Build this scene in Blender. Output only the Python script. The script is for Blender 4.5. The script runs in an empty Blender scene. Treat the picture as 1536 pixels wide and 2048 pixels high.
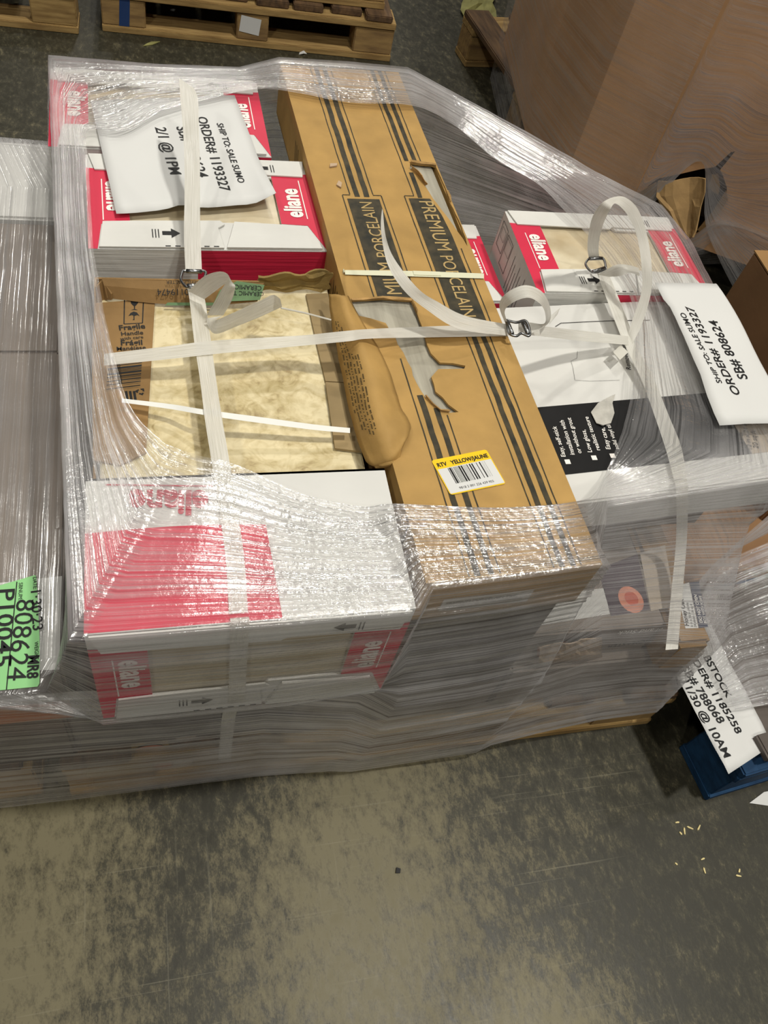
import bpy, bmesh, math, random
from mathutils import Vector, Matrix, noise
from mathutils.geometry import tessellate_polygon
from mathutils.bvhtree import BVHTree
random.seed(7)
S = bpy.context.scene
COL = S.collection

# ------------------------------------------------------------------ camera
FPX = 1686.38
CP, CR_, CY = 0.6352844, 0.3081389, -0.4348931
CAMPOS = Vector((0.080087, -0.380705, 1.400665))
CAMROT = Matrix.Rotation(CY, 3, 'Z') @ Matrix.Rotation(CP, 3, 'X') @ Matrix.Rotation(CR_, 3, 'Z')
cd = bpy.data.cameras.new('camera')
cd.sensor_fit = 'VERTICAL'; cd.sensor_height = 32.0; cd.lens = FPX / 2048 * 32.0
cd.clip_start = 0.02; cd.clip_end = 60
cam = bpy.data.objects.new('camera', cd); COL.objects.link(cam)
cam.matrix_world = Matrix.Translation(CAMPOS) @ CAMROT.to_4x4()
S.camera = cam

# ------------------------------------------------------------------ light
S.view_settings.view_transform = 'Standard'
S.view_settings.look = 'None'
S.view_settings.gamma = 1.0
S.view_settings.use_curve_mapping = False
S.view_settings.exposure = -1.88
W = bpy.data.worlds.new('world'); S.world = W; W.use_nodes = True
bg = W.node_tree.nodes['Background']
bg.inputs['Color'].default_value = (0.75, 0.72, 0.62, 1); bg.inputs['Strength'].default_value = 0.11
try:
    S.cycles.transparent_max_bounces = 20
except Exception:
    pass

def high_bay(x, y, z, power, size, name='high_bay_lamp'):
    l = bpy.data.lights.new(name, 'AREA'); l.shape = 'DISK'; l.size = size; l.energy = power
    l.color = (1.0, 0.965, 0.88)
    o = bpy.data.objects.new(name, l); COL.objects.link(o); o.location = (x, y, z)
    return o
high_bay(2.15, -0.6, 7.5, 1150, 0.42)
for (x, y, p) in ((-3.6, 0.2, 360), (0.9, 4.3, 420), (0.7, 8.6, 520), (1.6, 12.6, 700), (-3.6, 5.0, 250), (1.2, -4.6, 620), (-3.6, -6.0, 700), (7.5, 1.0, 300)):
    high_bay(x, y, 7.5, p, 0.42)

# ------------------------------------------------------------------ helpers
def lin(h):
    h = h.lstrip('#'); c = []
    for i in (0, 2, 4):
        v = int(h[i:i+2], 16) / 255
        c.append(v / 12.92 if v <= .04045 else ((v + .055) / 1.055) ** 2.4)
    return (*c, 1)

def ray(px, py):
    return CAMROT @ Vector(((px - 768) / FPX, -(py - 1024) / FPX, -1))
def at(px, py, z):
    d = ray(px, py); return CAMPOS + d * ((z - CAMPOS.z) / d.z)
def atY(px, py, y):
    d = ray(px, py); return CAMPOS + d * ((y - CAMPOS.y) / d.y)
def atP(px, py, o, n):
    d = ray(px, py); return CAMPOS + d * ((Vector(o) - CAMPOS).dot(n) / d.dot(n))

def N(nt, t, **kw):
    n = nt.nodes.new(t)
    for k, v in kw.items(): setattr(n, k, v)
    return n

MATS = {}
def mat(name, col, rough=.6, var=.12, scale=8, bump=0.0, bscale=200, col2=None, stretch=(1, 1, 1), metal=0, spec=.3, bstretch=None):
    if name in MATS: return MATS[name]
    m = bpy.data.materials.new(name); m.use_nodes = True; nt = m.node_tree
    p = nt.nodes['Principled BSDF']
    p.inputs['Roughness'].default_value = rough; p.inputs['Metallic'].default_value = metal
    p.inputs['Specular IOR Level'].default_value = spec
    c = lin(col)
    tc = N(nt, 'ShaderNodeTexCoord'); mp = N(nt, 'ShaderNodeMapping'); mp.inputs['Scale'].default_value = stretch
    nt.links.new(tc.outputs['Object'], mp.inputs['Vector'])
    nz = N(nt, 'ShaderNodeTexNoise'); nz.inputs['Scale'].default_value = scale; nz.inputs['Detail'].default_value = 5
    nt.links.new(mp.outputs[0], nz.inputs['Vector'])
    mx = N(nt, 'ShaderNodeMix', data_type='RGBA')
    c2 = lin(col2) if col2 else tuple(v * (1 - var) for v in c[:3]) + (1,)
    c1 = c if col2 else tuple(min(1, v * (1 + var * .6)) for v in c[:3]) + (1,)
    mx.inputs['A'].default_value = c1; mx.inputs['B'].default_value = c2
    rp = N(nt, 'ShaderNodeMapRange'); rp.inputs['From Min'].default_value = .3; rp.inputs['From Max'].default_value = .7
    nt.links.new(nz.outputs['Fac'], rp.inputs['Value']); nt.links.new(rp.outputs[0], mx.inputs['Factor'])
    nt.links.new(mx.outputs['Result'], p.inputs['Base Color'])
    if bump:
        b = N(nt, 'ShaderNodeBump'); b.inputs['Strength'].default_value = bump; b.inputs['Distance'].default_value = .002
        n2 = N(nt, 'ShaderNodeTexNoise'); n2.inputs['Scale'].default_value = bscale; n2.inputs['Detail'].default_value = 4
        if bstretch:
            m2 = N(nt, 'ShaderNodeMapping'); m2.inputs['Scale'].default_value = bstretch
            nt.links.new(tc.outputs['Object'], m2.inputs['Vector']); nt.links.new(m2.outputs[0], n2.inputs['Vector'])
        else: nt.links.new(tc.outputs['Object'], n2.inputs['Vector'])
        nt.links.new(n2.outputs['Fac'], b.inputs['Height']); nt.links.new(b.outputs[0], p.inputs['Normal'])
    MATS[name] = m
    return m

def link(name, bm, m, parent=None, smooth=False, world=False):
    """one mesh object; world=True: vertices are in world space and get moved into the parent's space"""
    if parent is not None and world:
        Mx = Matrix.Identity(4); q = parent
        while q is not None: Mx = q.matrix_basis @ Mx; q = q.parent
        bmesh.ops.transform(bm, matrix=Mx.inverted(), verts=bm.verts)
    me = bpy.data.meshes.new(name); bm.to_mesh(me); bm.free()
    for mm in (m if isinstance(m, (list, tuple)) else [m]): me.materials.append(mm)
    if smooth:
        for p in me.polygons: p.use_smooth = True
    o = bpy.data.objects.new(name, me); COL.objects.link(o)
    if parent is not None: o.parent = parent
    return o

def thing(name, label, cat, loc=(0, 0, 0), rot=(0, 0, 0), group=None):
    o = bpy.data.objects.new(name, None); COL.objects.link(o)
    o.empty_display_size = .05
    o.location = loc; o.rotation_euler = rot
    o['label'] = label; o['category'] = cat
    if group: o['group'] = group
    return o

def tag(o, label, cat, group=None, kind=None):
    o['label'] = label; o['category'] = cat
    if group: o['group'] = group
    if kind: o['kind'] = kind
    return o

def B(): return bmesh.new()

def box(bm, x0, x1, y0, y1, z0, z1, bev=0.0, M=None):
    r = bmesh.ops.create_cube(bm, size=1)
    T = Matrix.Translation(((x0+x1)/2, (y0+y1)/2, (z0+z1)/2)) @ Matrix.Diagonal((x1-x0, y1-y0, z1-z0, 1))
    bmesh.ops.transform(bm, matrix=T, verts=r['verts'])
    if bev:
        ed = list({e for v in r['verts'] for e in v.link_edges})
        q = bmesh.ops.bevel(bm, geom=ed, offset=bev, segments=2, affect='EDGES')
        vs = q['verts'] if q['verts'] else r['verts']
        vs = list({v for f in q['faces'] for v in f.verts} | {v for v in r['verts'] if v.is_valid})
    else: vs = r['verts']
    if M is not None: bmesh.ops.transform(bm, matrix=M, verts=vs)
    return bm

def flat(bm, outer, holes=(), lift=None):
    """flat polygon (3D points) with holes"""
    loops = [[Vector(p) for p in outer]] + [[Vector(p) for p in h] for h in holes]
    tris = tessellate_polygon(loops)
    pts = [p for l in loops for p in l]
    vs = [bm.verts.new(p) for p in pts]
    for t in tris:
        try: bm.faces.new([vs[i] for i in t])
        except ValueError: pass
    return vs, [len(l) for l in loops]

def prism(bm, outer, z0, z1, holes=()):
    a, lens = flat(bm, [(p[0], p[1], z1) for p in outer], [[(p[0], p[1], z1) for p in h] for h in holes])
    b, _ = flat(bm, [(p[0], p[1], z0) for p in outer], [[(p[0], p[1], z0) for p in h] for h in holes])
    i = 0
    for L in lens:
        for k in range(L):
            j = (k + 1) % L
            try: bm.faces.new([a[i+k], a[i+j], b[i+j], b[i+k]])
            except ValueError: pass
        i += L
    bmesh.ops.recalc_face_normals(bm, faces=bm.faces)
    return bm

def solid(bm, pts, th, n=None):
    """thick sheet from a 3D polygon"""
    pts = [Vector(p) for p in pts]
    if n is None:
        n = Vector((0, 0, 0))
        for i in range(len(pts)): n += pts[i].cross(pts[(i+1) % len(pts)])
        n.normalize()
        if n.z < 0: n = -n
    a, _ = flat(bm, pts); b, _ = flat(bm, [p - n * th for p in pts])
    L = len(pts)
    for k in range(L):
        try: bm.faces.new([a[k], a[(k+1) % L], b[(k+1) % L], b[k]])
        except ValueError: pass
    bmesh.ops.recalc_face_normals(bm, faces=bm.faces)
    return bm

def grid(bm, rows, th=0.0, wob=0.0):
    R, Cn = len(rows), len(rows[0])
    V = [[bm.verts.new(p) for p in r] for r in rows]
    for i in range(R-1):
        for j in range(Cn-1):
            bm.faces.new([V[i][j], V[i][j+1], V[i+1][j+1], V[i+1][j]])
    if th:
        V2 = []
        for i in range(R):
            row = []
            for j in range(Cn):
                a = V[min(i+1, R-1)][j].co - V[max(i-1, 0)][j].co; c = V[i][min(j+1, Cn-1)].co - V[i][max(j-1, 0)].co
                n = a.cross(c)
                if n.length > 1e-12: n.normalize()
                if n.z > 0: n = -n
                row.append(bm.verts.new(V[i][j].co + n*th))
            V2.append(row)
        for i in range(R-1):
            for j in range(Cn-1): bm.faces.new([V2[i][j], V2[i+1][j], V2[i+1][j+1], V2[i][j+1]])
        rim = [(0, j) for j in range(Cn)] + [(i, Cn-1) for i in range(1, R)] + [(R-1, j) for j in range(Cn-2, -1, -1)] + [(i, 0) for i in range(R-2, 0, -1)]
        for k in range(len(rim)):
            p, q = rim[k], rim[(k+1) % len(rim)]
            bm.faces.new([V[p[0]][p[1]], V[q[0]][q[1]], V2[q[0]][q[1]], V2[p[0]][p[1]]])
        bmesh.ops.recalc_face_normals(bm, faces=bm.faces)
    return V

def crs(pts, n):
    """Catmull-Rom through the points, n samples"""
    P = [Vector(p) for p in pts]; m = len(P); out = []
    for i in range(n):
        t = i * (m - 1) / (n - 1); k = min(int(t), m - 2); f = t - k
        p0 = P[max(k-1, 0)]; p1 = P[k]; p2 = P[k+1]; p3 = P[min(k+2, m-1)]
        out.append(.5 * ((2*p1) + (p2-p0)*f + (2*p0-5*p1+4*p2-p3)*f*f + (3*p1-p0-3*p2+p3)*f**3))
    return out

def tube(bm, pts, r, seg=8, closed=False):
    P = [Vector(p) for p in pts]; n = len(P); rings = []
    up = Vector((0.13, 0.21, 1)).normalized()
    for i in range(n):
        a = P[i-1] if (i > 0 or closed) else P[0]; b = P[(i+1) % n] if (i < n-1 or closed) else P[n-1]
        t = (b - a).normalized(); s = t.cross(up)
        if s.length < 1e-3: s = t.cross(Vector((1, 0, 0)))
        s.normalize(); u = s.cross(t)
        rings.append([bm.verts.new(P[i] + r*(math.cos(2*math.pi*k/seg)*s + math.sin(2*math.pi*k/seg)*u)) for k in range(seg)])
    for i in range(n if closed else n-1):
        A, Bb = rings[i], rings[(i+1) % n]
        for k in range(seg): bm.faces.new([A[k], A[(k+1) % seg], Bb[(k+1) % seg], Bb[k]])
    if not closed:
        bm.faces.new(rings[0][::-1]); bm.faces.new(rings[-1])
    bmesh.ops.recalc_face_normals(bm, faces=bm.faces)
    return bm

# writing -----------------------------------------------------------
_glyph = {}
def glyphs(body, bold=0.0):
    k = (body, bold)
    if k not in _glyph:
        cu = bpy.data.curves.new('lettering', 'FONT'); cu.body = body; cu.size = 1; cu.offset = bold
        cu.resolution_u = 3
        ob = bpy.data.objects.new('lettering', cu); COL.objects.link(ob)
        dg = bpy.context.evaluated_depsgraph_get()
        me = bpy.data.meshes.new_from_object(ob.evaluated_get(dg))
        vs = [v.co.copy() for v in me.vertices]; fs = [tuple(p.vertices) for p in me.polygons]
        bpy.data.objects.remove(ob); bpy.data.curves.remove(cu); bpy.data.meshes.remove(me)
        x0 = min(v.x for v in vs); x1 = max(v.x for v in vs)
        _glyph[k] = (vs, fs, x0, x1)
    return _glyph[k]

def write(bm, body, p0, p1, n=Vector((0, 0, 1)), tall=1.0, bold=0.0, lift=.0007, height=None):
    """lettering whose baseline runs p0 -> p1 and fills that length"""
    p0, p1 = Vector(p0), Vector(p1); d = p1 - p0; L = d.length; d.normalize(); u = n.cross(d).normalized()
    vs, fs, x0, x1 = glyphs(body, bold); s = L / (x1 - x0)
    V = [bm.verts.new(p0 + d*((v.x - x0)*s) + u*(v.y*s*tall) + n*lift) for v in vs]
    for f in fs:
        try: bm.faces.new([V[i] for i in f])
        except ValueError: pass

def wpx(bm, body, a, b, z, **kw):
    write(bm, body, at(*a, z), at(*b, z), **kw)

def barcode(bm, o, ex, ey, w, h, n, seed, lift=.0007):
    """bars along ex, each h tall along ey"""
    r = random.Random(seed); ex, ey = Vector(ex).normalized(), Vector(ey).normalized(); nn = ex.cross(ey)
    x = 0; o = Vector(o); u = w / n
    while x < n:
        k = r.choice((1, 1, 2, 3)); k = min(k, n - x)
        a = o + ex*(x*u) + nn*lift; b = o + ex*((x+k)*u*.98) + nn*lift
        bm.faces.new([bm.verts.new(p) for p in (a, b, b + ey*h, a + ey*h)])
        x += k + r.choice((1, 1, 2))

def quad(bm, a, b, c, d):
    bm.faces.new([bm.verts.new(Vector(p)) for p in (a, b, c, d)])

def seg2(bm, a, b, w, n=Vector((0, 0, 1)), lift=.0006):
    a, b = Vector(a), Vector(b); d = (b - a).normalized(); s = n.cross(d) * (w/2); l = n*lift
    quad(bm, a - s + l, b - s + l, b + s + l, a + s + l)

def rag(a, b, n, amp, seed=0):
    """ragged 2D/3D line from a to b (without b)"""
    a, b = Vector(a), Vector(b); r = random.Random(seed); d = b - a
    s = Vector((-d.y, d.x, 0)).normalized() if len(d) == 3 else Vector((-d.y, d.x)).normalized()
    out = []
    for i in range(n):
        p = a + d*(i/n)
        if i: p = p + s * r.uniform(-amp, amp)
        out.append(p)
    return out
def ragloop(pts, step, amp, seed=0):
    out = []
    for i in range(len(pts)):
        a, b = Vector((*pts[i][:2], 0)), Vector((*pts[(i+1) % len(pts)][:2], 0))
        k = max(1, int((b-a).length/step)); out += [(p.x, p.y) for p in rag(a, b, k, amp, seed+i)]
    return out

# ------------------------------------------------------------------ materials
WHITE = mat('white_card', '#d1d0cc', .6, .05, 10, .15, 60)
RIB = mat('white_card_ribbed', '#d6d5d0', .6, .06, 14, .45, 60, bstretch=(.12, 1, 3.2))
RED = mat('red_print', '#cf2f4b', .5, .08, 12, .12, 60)
REDRIB = mat('red_print_ribbed', '#c92b47', .5, .1, 12, .5, 60, bstretch=(.12, 1, 3.2))
KRAFT = mat('kraft_card', '#b18d52', .7, .14, 22, .25, 120)
KRAFTD = mat('kraft_card_dull', '#8f7046', .75, .2, 16, .25, 120)
BINB = mat('bin_card', '#c79c72', .65, .16, 5, .2, 60)
BROWN = mat('brown_card', '#8a6848', .7, .16, 9, .2, 90)
TORN = mat('torn_card', '#b08c58', .85, .3, 60, .6, 200)
INK = mat('black_ink', '#1b1b1c', .55, .1, 20)
INKW = mat('worn_black_ink', '#26261f', .6, .5, 60, col2='#4a4230')
REDINK = mat('red_ink', '#b8203c', .55, .1, 20)
WINK = mat('white_ink', '#f0ece6', .55, .04, 20)
GOLD = mat('buff_ink', '#b59a66', .6, .1, 20)
PAPER = mat('white_paper', '#d6d6d4', .65, .03, 5, .08, 30)
GREENL = mat('green_label_paper', '#8cc886', .5, .05, 8)
YEL = mat('yellow_label_print', '#f2c81e', .5, .04, 8)
GREEN = mat('green_print', '#6b8a62', .6, .12, 14)
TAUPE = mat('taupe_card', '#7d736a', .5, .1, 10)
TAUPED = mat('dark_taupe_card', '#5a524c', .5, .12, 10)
BLACKC = mat('black_print', '#19191a', .45, .15, 30)
PLUM = mat('plum_print', '#43343f', .5, .15, 10)
PEACH = mat('peach_print', '#d98a6e', .5, .25, 30)
ORANGE = mat('orange_print', '#b5652c', .5, .15, 12)
BEIGE = mat('beige_print', '#b5a898', .5, .1, 12)
TILE = mat('beige_tile', '#d8cdb2', .35, .1, 16, .05, 40, col2='#bba988')
OAK = mat('grey_wood_tile', '#b0ab9c', .45, .2, 6, .1, 60, col2='#8f8a7c', stretch=(18, 1.5, 4))
WOOD = mat('pallet_wood', '#a98a58', .8, .3, 5, .4, 60, col2='#7a6040', stretch=(2, 14, 10))
WOODX = mat('pallet_wood_along', '#b39560', .8, .3, 5, .4, 60, col2='#84683f', stretch=(2, 20, 20))
WOODD = mat('dark_pallet_wood', '#6f563c', .8, .3, 5, .4, 60, col2='#463629', stretch=(14, 2, 10))
BLUEW = mat('blue_painted_wood', '#1d4468', .7, .3, 8, .4, 60, col2='#12304e', stretch=(4, 4, 10))
STEEL = mat('galvanised_wire', '#8e8f90', .32, .1, 40, metal=1)
SCRAP = mat('dull_scrap', '#8d8a55', .8, .3, 20)

def marble():
    m = bpy.data.materials.new('marbled_tile'); m.use_nodes = True; nt = m.node_tree; p = nt.nodes['Principled BSDF']
    p.inputs['Roughness'].default_value = .4
    tc = N(nt, 'ShaderNodeTexCoord')
    n1 = N(nt, 'ShaderNodeTexNoise'); n1.inputs['Scale'].default_value = 13; n1.inputs['Detail'].default_value = 9; n1.inputs['Roughness'].default_value = .62; n1.inputs['Distortion'].default_value = 1.2
    n2 = N(nt, 'ShaderNodeTexNoise'); n2.inputs['Scale'].default_value = 45; n2.inputs['Detail'].default_value = 6; n2.inputs['Distortion'].default_value = 2
    nt.links.new(tc.outputs['Object'], n1.inputs['Vector']); nt.links.new(tc.outputs['Object'], n2.inputs['Vector'])
    r = N(nt, 'ShaderNodeValToRGB'); e = r.color_ramp.elements
    e[0].position = .36; e[0].color = lin('#8f7848'); e[1].position = .60; e[1].color = lin('#d8caa2')
    x = e.new(.47); x.color = lin('#bfae80')
    a = N(nt, 'ShaderNodeMath', operation='MULTIPLY_ADD'); a.inputs[1].default_value = .38; nt.links.new(n2.outputs['Fac'], a.inputs[0])
    s = N(nt, 'ShaderNodeMath', operation='MULTIPLY'); s.inputs[1].default_value = .68; nt.links.new(n1.outputs['Fac'], s.inputs[0]); nt.links.new(s.outputs[0], a.inputs[2])
    nt.links.new(a.outputs[0], r.inputs['Fac']); nt.links.new(r.outputs['Color'], p.inputs['Base Color'])
    return m
MARBLE = marble()

def film_mat(name, wmul=1.15, glo=.24, rough=.13, bumps=.40, tint='#f2f0f2'):
    m = bpy.data.materials.new(name); m.use_nodes = True; nt = m.node_tree
    for n in list(nt.nodes): nt.nodes.remove(n)
    out = N(nt, 'ShaderNodeOutputMaterial')
    uv = N(nt, 'ShaderNodeUVMap'); uv.uv_map = 'UVMap'
    tc = N(nt, 'ShaderNodeTexCoord')
    def nz(src, sc, scale, det):
        mp = N(nt, 'ShaderNodeMapping'); mp.inputs['Scale'].default_value = sc
        nt.links.new(src, mp.inputs['Vector'])
        t = N(nt, 'ShaderNodeTexNoise'); t.inputs['Scale'].default_value = scale; t.inputs['Detail'].default_value = det
        nt.links.new(mp.outputs[0], t.inputs['Vector']); return t.outputs['Fac']
    s1 = nz(uv.outputs[0], (2.2, 420, 1), 1, 3)
    s2 = nz(uv.outputs[0], (1.0, 95, 1), 1, 3)
    cr = nz(tc.outputs['Object'], (1, 1, 1), 150, 4)
    c2 = nz(tc.outputs['Object'], (1, 1, 1), 14, 3)
    den = N(nt, 'ShaderNodeAttribute'); den.attribute_name = 'layers'
    crk = N(nt, 'ShaderNodeAttribute'); crk.attribute_name = 'crinkle'
    rdg = N(nt, 'ShaderNodeAttribute'); rdg.attribute_name = 'ridge'
    def M2(op, a, b, c=None, clamp=False):
        x = N(nt, 'ShaderNodeMath', operation=op, use_clamp=clamp)
        for i, v in enumerate((a, b, c)):
            if v is None: continue
            if isinstance(v, (int, float)): x.inputs[i].default_value = v
            else: nt.links.new(v, x.inputs[i])
        return x.outputs[0]
    def rng(v, a, b, c, d):
        x = N(nt, 'ShaderNodeMapRange'); nt.links.new(v, x.inputs['Value'])
        for k, q in zip(('From Min', 'From Max', 'To Min', 'To Max'), (a, b, c, d)): x.inputs[k].default_value = q
        return x.outputs[0]
    streak = M2('MULTIPLY', rng(s1, .38, .68, .35, 1.5), rng(s2, .3, .7, .45, 1.5))
    blot = rng(c2, .3, .7, .7, 1.25)
    wf = M2('MULTIPLY', M2('MULTIPLY', den.outputs['Fac'], streak), blot)
    wf = M2('MULTIPLY', wf, wmul, clamp=True)
    h = M2('ADD', M2('MULTIPLY', s1, 1.0), M2('MULTIPLY', s2, 1.2))
    h = M2('ADD', h, M2('MULTIPLY', M2('MULTIPLY', cr, crk.outputs['Fac']), 2.2))
    bp = N(nt, 'ShaderNodeBump'); bp.inputs['Strength'].default_value = bumps; bp.inputs['Distance'].default_value = .0016
    nt.links.new(M2('MULTIPLY', h, M2('MULTIPLY_ADD', rdg.outputs['Fac'], 3.0, 1.0)), bp.inputs['Height'])
    tr = N(nt, 'ShaderNodeBsdfTransparent'); tr.inputs['Color'].default_value = (.97, .97, .97, 1)
    df = N(nt, 'ShaderNodeBsdfDiffuse'); df.inputs['Color'].default_value = lin(tint)
    tl = N(nt, 'ShaderNodeBsdfTranslucent'); tl.inputs['Color'].default_value = lin(tint)
    w = N(nt, 'ShaderNodeMixShader'); w.inputs[0].default_value = .4
    nt.links.new(df.outputs[0], w.inputs[1]); nt.links.new(tl.outputs[0], w.inputs[2])
    b1 = N(nt, 'ShaderNodeMixShader'); nt.links.new(wf, b1.inputs[0]); nt.links.new(tr.outputs[0], b1.inputs[1]); nt.links.new(w.outputs[0], b1.inputs[2])
    gl = N(nt, 'ShaderNodeBsdfGlossy'); nt.links.new(M2('MULTIPLY_ADD', rdg.outputs['Fac'], .17, rough), gl.inputs['Roughness'])
    nt.links.new(bp.outputs[0], gl.inputs['Normal'])
    gf = M2('MULTIPLY', rng(s1, .45, .64, .35, 2.4), rng(s2, .35, .65, .5, 1.6))
    gf = M2('MULTIPLY', gf, M2('MINIMUM', M2('ADD', M2('MULTIPLY_ADD', crk.outputs['Fac'], .7, .22), M2('MULTIPLY', rdg.outputs['Fac'], .5)), 1.2))
    gf = M2('MULTIPLY', gf, glo, clamp=True)
    b2 = N(nt, 'ShaderNodeMixShader'); nt.links.new(gf, b2.inputs[0]); nt.links.new(b1.outputs[0], b2.inputs[1]); nt.links.new(gl.outputs[0], b2.inputs[2])
    nt.links.new(b2.outputs[0], out.inputs['Surface'])
    return m
FILM = film_mat('clear_stretch_film')
FILMB = film_mat('stretch_film_tight', .7, .25, .14, .4)

def strap_mat():
    m = bpy.data.materials.new('corded_strap'); m.use_nodes = True; nt = m.node_tree; p = nt.nodes['Principled BSDF']
    p.inputs['Base Color'].default_value = lin('#d9d6cb'); p.inputs['Roughness'].default_value = .32
    p.inputs['Specular IOR Level'].default_value = .6
    uv = N(nt, 'ShaderNodeUVMap'); uv.uv_map = 'UVMap'
    mp = N(nt, 'ShaderNodeMapping'); mp.inputs['Scale'].default_value = (4, 34, 1)
    nt.links.new(uv.outputs[0], mp.inputs[0])
    nz = N(nt, 'ShaderNodeTexNoise'); nz.inputs['Scale'].default_value = 1; nz.inputs['Detail'].default_value = 2
    nt.links.new(mp.outputs[0], nz.inputs['Vector'])
    b = N(nt, 'ShaderNodeBump'); b.inputs['Strength'].default_value = .6; b.inputs['Distance'].default_value = .001
    nt.links.new(nz.outputs['Fac'], b.inputs['Height']); nt.links.new(b.outputs[0], p.inputs['Normal'])
    mr = N(nt, 'ShaderNodeMapRange'); mr.inputs['From Min'].default_value = .3; mr.inputs['From Max'].default_value = .7
    nt.links.new(nz.outputs['Fac'], mr.inputs['Value'])
    mx = N(nt, 'ShaderNodeMix', data_type='RGBA'); mx.inputs['A'].default_value = lin('#cfccc1'); mx.inputs['B'].default_value = lin('#f6f4ee')
    nt.links.new(mr.outputs[0], mx.inputs['Factor']); nt.links.new(mx.outputs['Result'], p.inputs['Base Color'])
    tl = N(nt, 'ShaderNodeBsdfTranslucent'); tl.inputs['Color'].default_value = lin('#e8e5da')
    tr = N(nt, 'ShaderNodeBsdfTransparent')
    m1 = N(nt, 'ShaderNodeMixShader'); m1.inputs[0].default_value = .25
    m2 = N(nt, 'ShaderNodeMixShader'); m2.inputs[0].default_value = .04
    nt.links.new(p.outputs[0], m1.inputs[1]); nt.links.new(tl.outputs[0], m1.inputs[2])
    nt.links.new(m1.outputs[0], m2.inputs[1]); nt.links.new(tr.outputs[0], m2.inputs[2])
    nt.links.new(m2.outputs[0], nt.nodes['Material Output'].inputs['Surface'])
    return m
STRAP = strap_mat()

def floor_mat():
    m = bpy.data.materials.new('worn_concrete'); m.use_nodes = True; nt = m.node_tree; p = nt.nodes['Principled BSDF']
    tc = N(nt, 'ShaderNodeTexCoord')
    def nz(scale, det, st=(1, 1, 1), rough=.6, rot=0, dist=0):
        mp = N(nt, 'ShaderNodeMapping'); mp.inputs['Scale'].default_value = st; mp.inputs['Rotation'].default_value = (0, 0, rot)
        nt.links.new(tc.outputs['Object'], mp.inputs['Vector'])
        t = N(nt, 'ShaderNodeTexNoise'); t.inputs['Scale'].default_value = scale; t.inputs['Detail'].default_value = det; t.inputs['Roughness'].default_value = rough
        t.inputs['Distortion'].default_value = dist
        nt.links.new(mp.outputs[0], t.inputs['Vector']); return t.outputs['Fac']
    def M2(op, a, b, c=None, clamp=False):
        x = N(nt, 'ShaderNodeMath', operation=op, use_clamp=clamp)
        for i, v in enumerate((a, b, c)):
            if v is None: continue
            if isinstance(v, (int, float)): x.inputs[i].default_value = v
            else: nt.links.new(v, x.inputs[i])
        return x.outputs[0]
    def rng(v, a, b, c, d):
        x = N(nt, 'ShaderNodeMapRange'); nt.links.new(v, x.inputs['Value'])
        for k, q in zip(('From Min', 'From Max', 'To Min', 'To Max'), (a, b, c, d)): x.inputs[k].default_value = q
        return x.outputs[0]
    # worn bare patches on the floor (stains with places of their own)
    tot = None
    for (x, y, rx, ry, rot) in ((.345, -.17, .17, .34, -.12), (-.20, -.20, .17, .36, 0), (.40, .06, .17, .15, .4), (-.14, .0, .16, .1, .1), (.5, -.42, .2, .12, .2)):
        mp = N(nt, 'ShaderNodeMapping', vector_type='TEXTURE')
        mp.inputs['Location'].default_value = (x, y, 0); mp.inputs['Rotation'].default_value = (0, 0, rot); mp.inputs['Scale'].default_value = (rx, ry, 1)
        nt.links.new(tc.outputs['Object'], mp.inputs['Vector'])
        ln = N(nt, 'ShaderNodeVectorMath', operation='LENGTH'); nt.links.new(mp.outputs[0], ln.inputs[0])
        g = rng(ln.outputs['Value'], .4, 1.6, 1, 0)
        tot = g if tot is None else M2('MAXIMUM', tot, g)
    big = nz(2.2, 6, (1, 1, 1), .6)
    mid = nz(26, 8, (1.5, 1, 1), .72, .5, .3)
    fine = nz(115, 8, (1, .42, 1), .78, .75)
    grain = nz(420, 4, (1, .6, 1), .7, .3)
    v = M2('MULTIPLY_ADD', tot, .27, M2('MULTIPLY', big, .36))
    v = M2('ADD', v, M2('MULTIPLY', mid, .78)); v = M2('ADD', v, M2('MULTIPLY', fine, .66)); v = M2('ADD', v, M2('MULTIPLY', grain, .30))
    r = N(nt, 'ShaderNodeValToRGB'); e = r.color_ramp.elements
    e[0].position = .46; e[0].color = lin('#312f25'); e[1].position = .80; e[1].color = lin('#726b52')
    x = e.new(.58); x.color = lin('#403d30'); x = e.new(.66); x.color = lin('#5c5642')
    nt.links.new(M2('SUBTRACT', v, .545), r.inputs['Fac'])
    # long scratches
    sc = rng(nz(3, 3, (1, 70, 1), .5, .6), .64, .70, 0, .5); sc2 = rng(nz(3, 3, (60, 1, 1), .5, -.35), .66, .71, 0, .4)
    scr = M2('MAXIMUM', sc, sc2)
    scr = M2('MULTIPLY', scr, rng(big, .45, .65, 0, 1))
    mx = N(nt, 'ShaderNodeMix', data_type='RGBA'); mx.inputs['B'].default_value = lin('#a09a84')
    nt.links.new(M2('MULTIPLY', scr, .5), mx.inputs['Factor']); nt.links.new(r.outputs['Color'], mx.inputs['A'])
    nt.links.new(mx.outputs['Result'], p.inputs['Base Color'])
    nt.links.new(rng(mid, .3, .7, .34, .52), p.inputs['Roughness'])
    p.inputs['Specular IOR Level'].default_value = .3
    b = N(nt, 'ShaderNodeBump'); b.inputs['Strength'].default_value = .12; b.inputs['Distance'].default_value = .002
    nt.links.new(fine, b.inputs['Height']); nt.links.new(b.outputs[0], p.inputs['Normal'])
    return m

# ------------------------------------------------------------------ floor
bm = B(); box(bm, -6, 8, -6, 8, -.12, 0)
fl = link('floor', bm, floor_mat()); fl['kind'] = 'structure'

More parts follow.
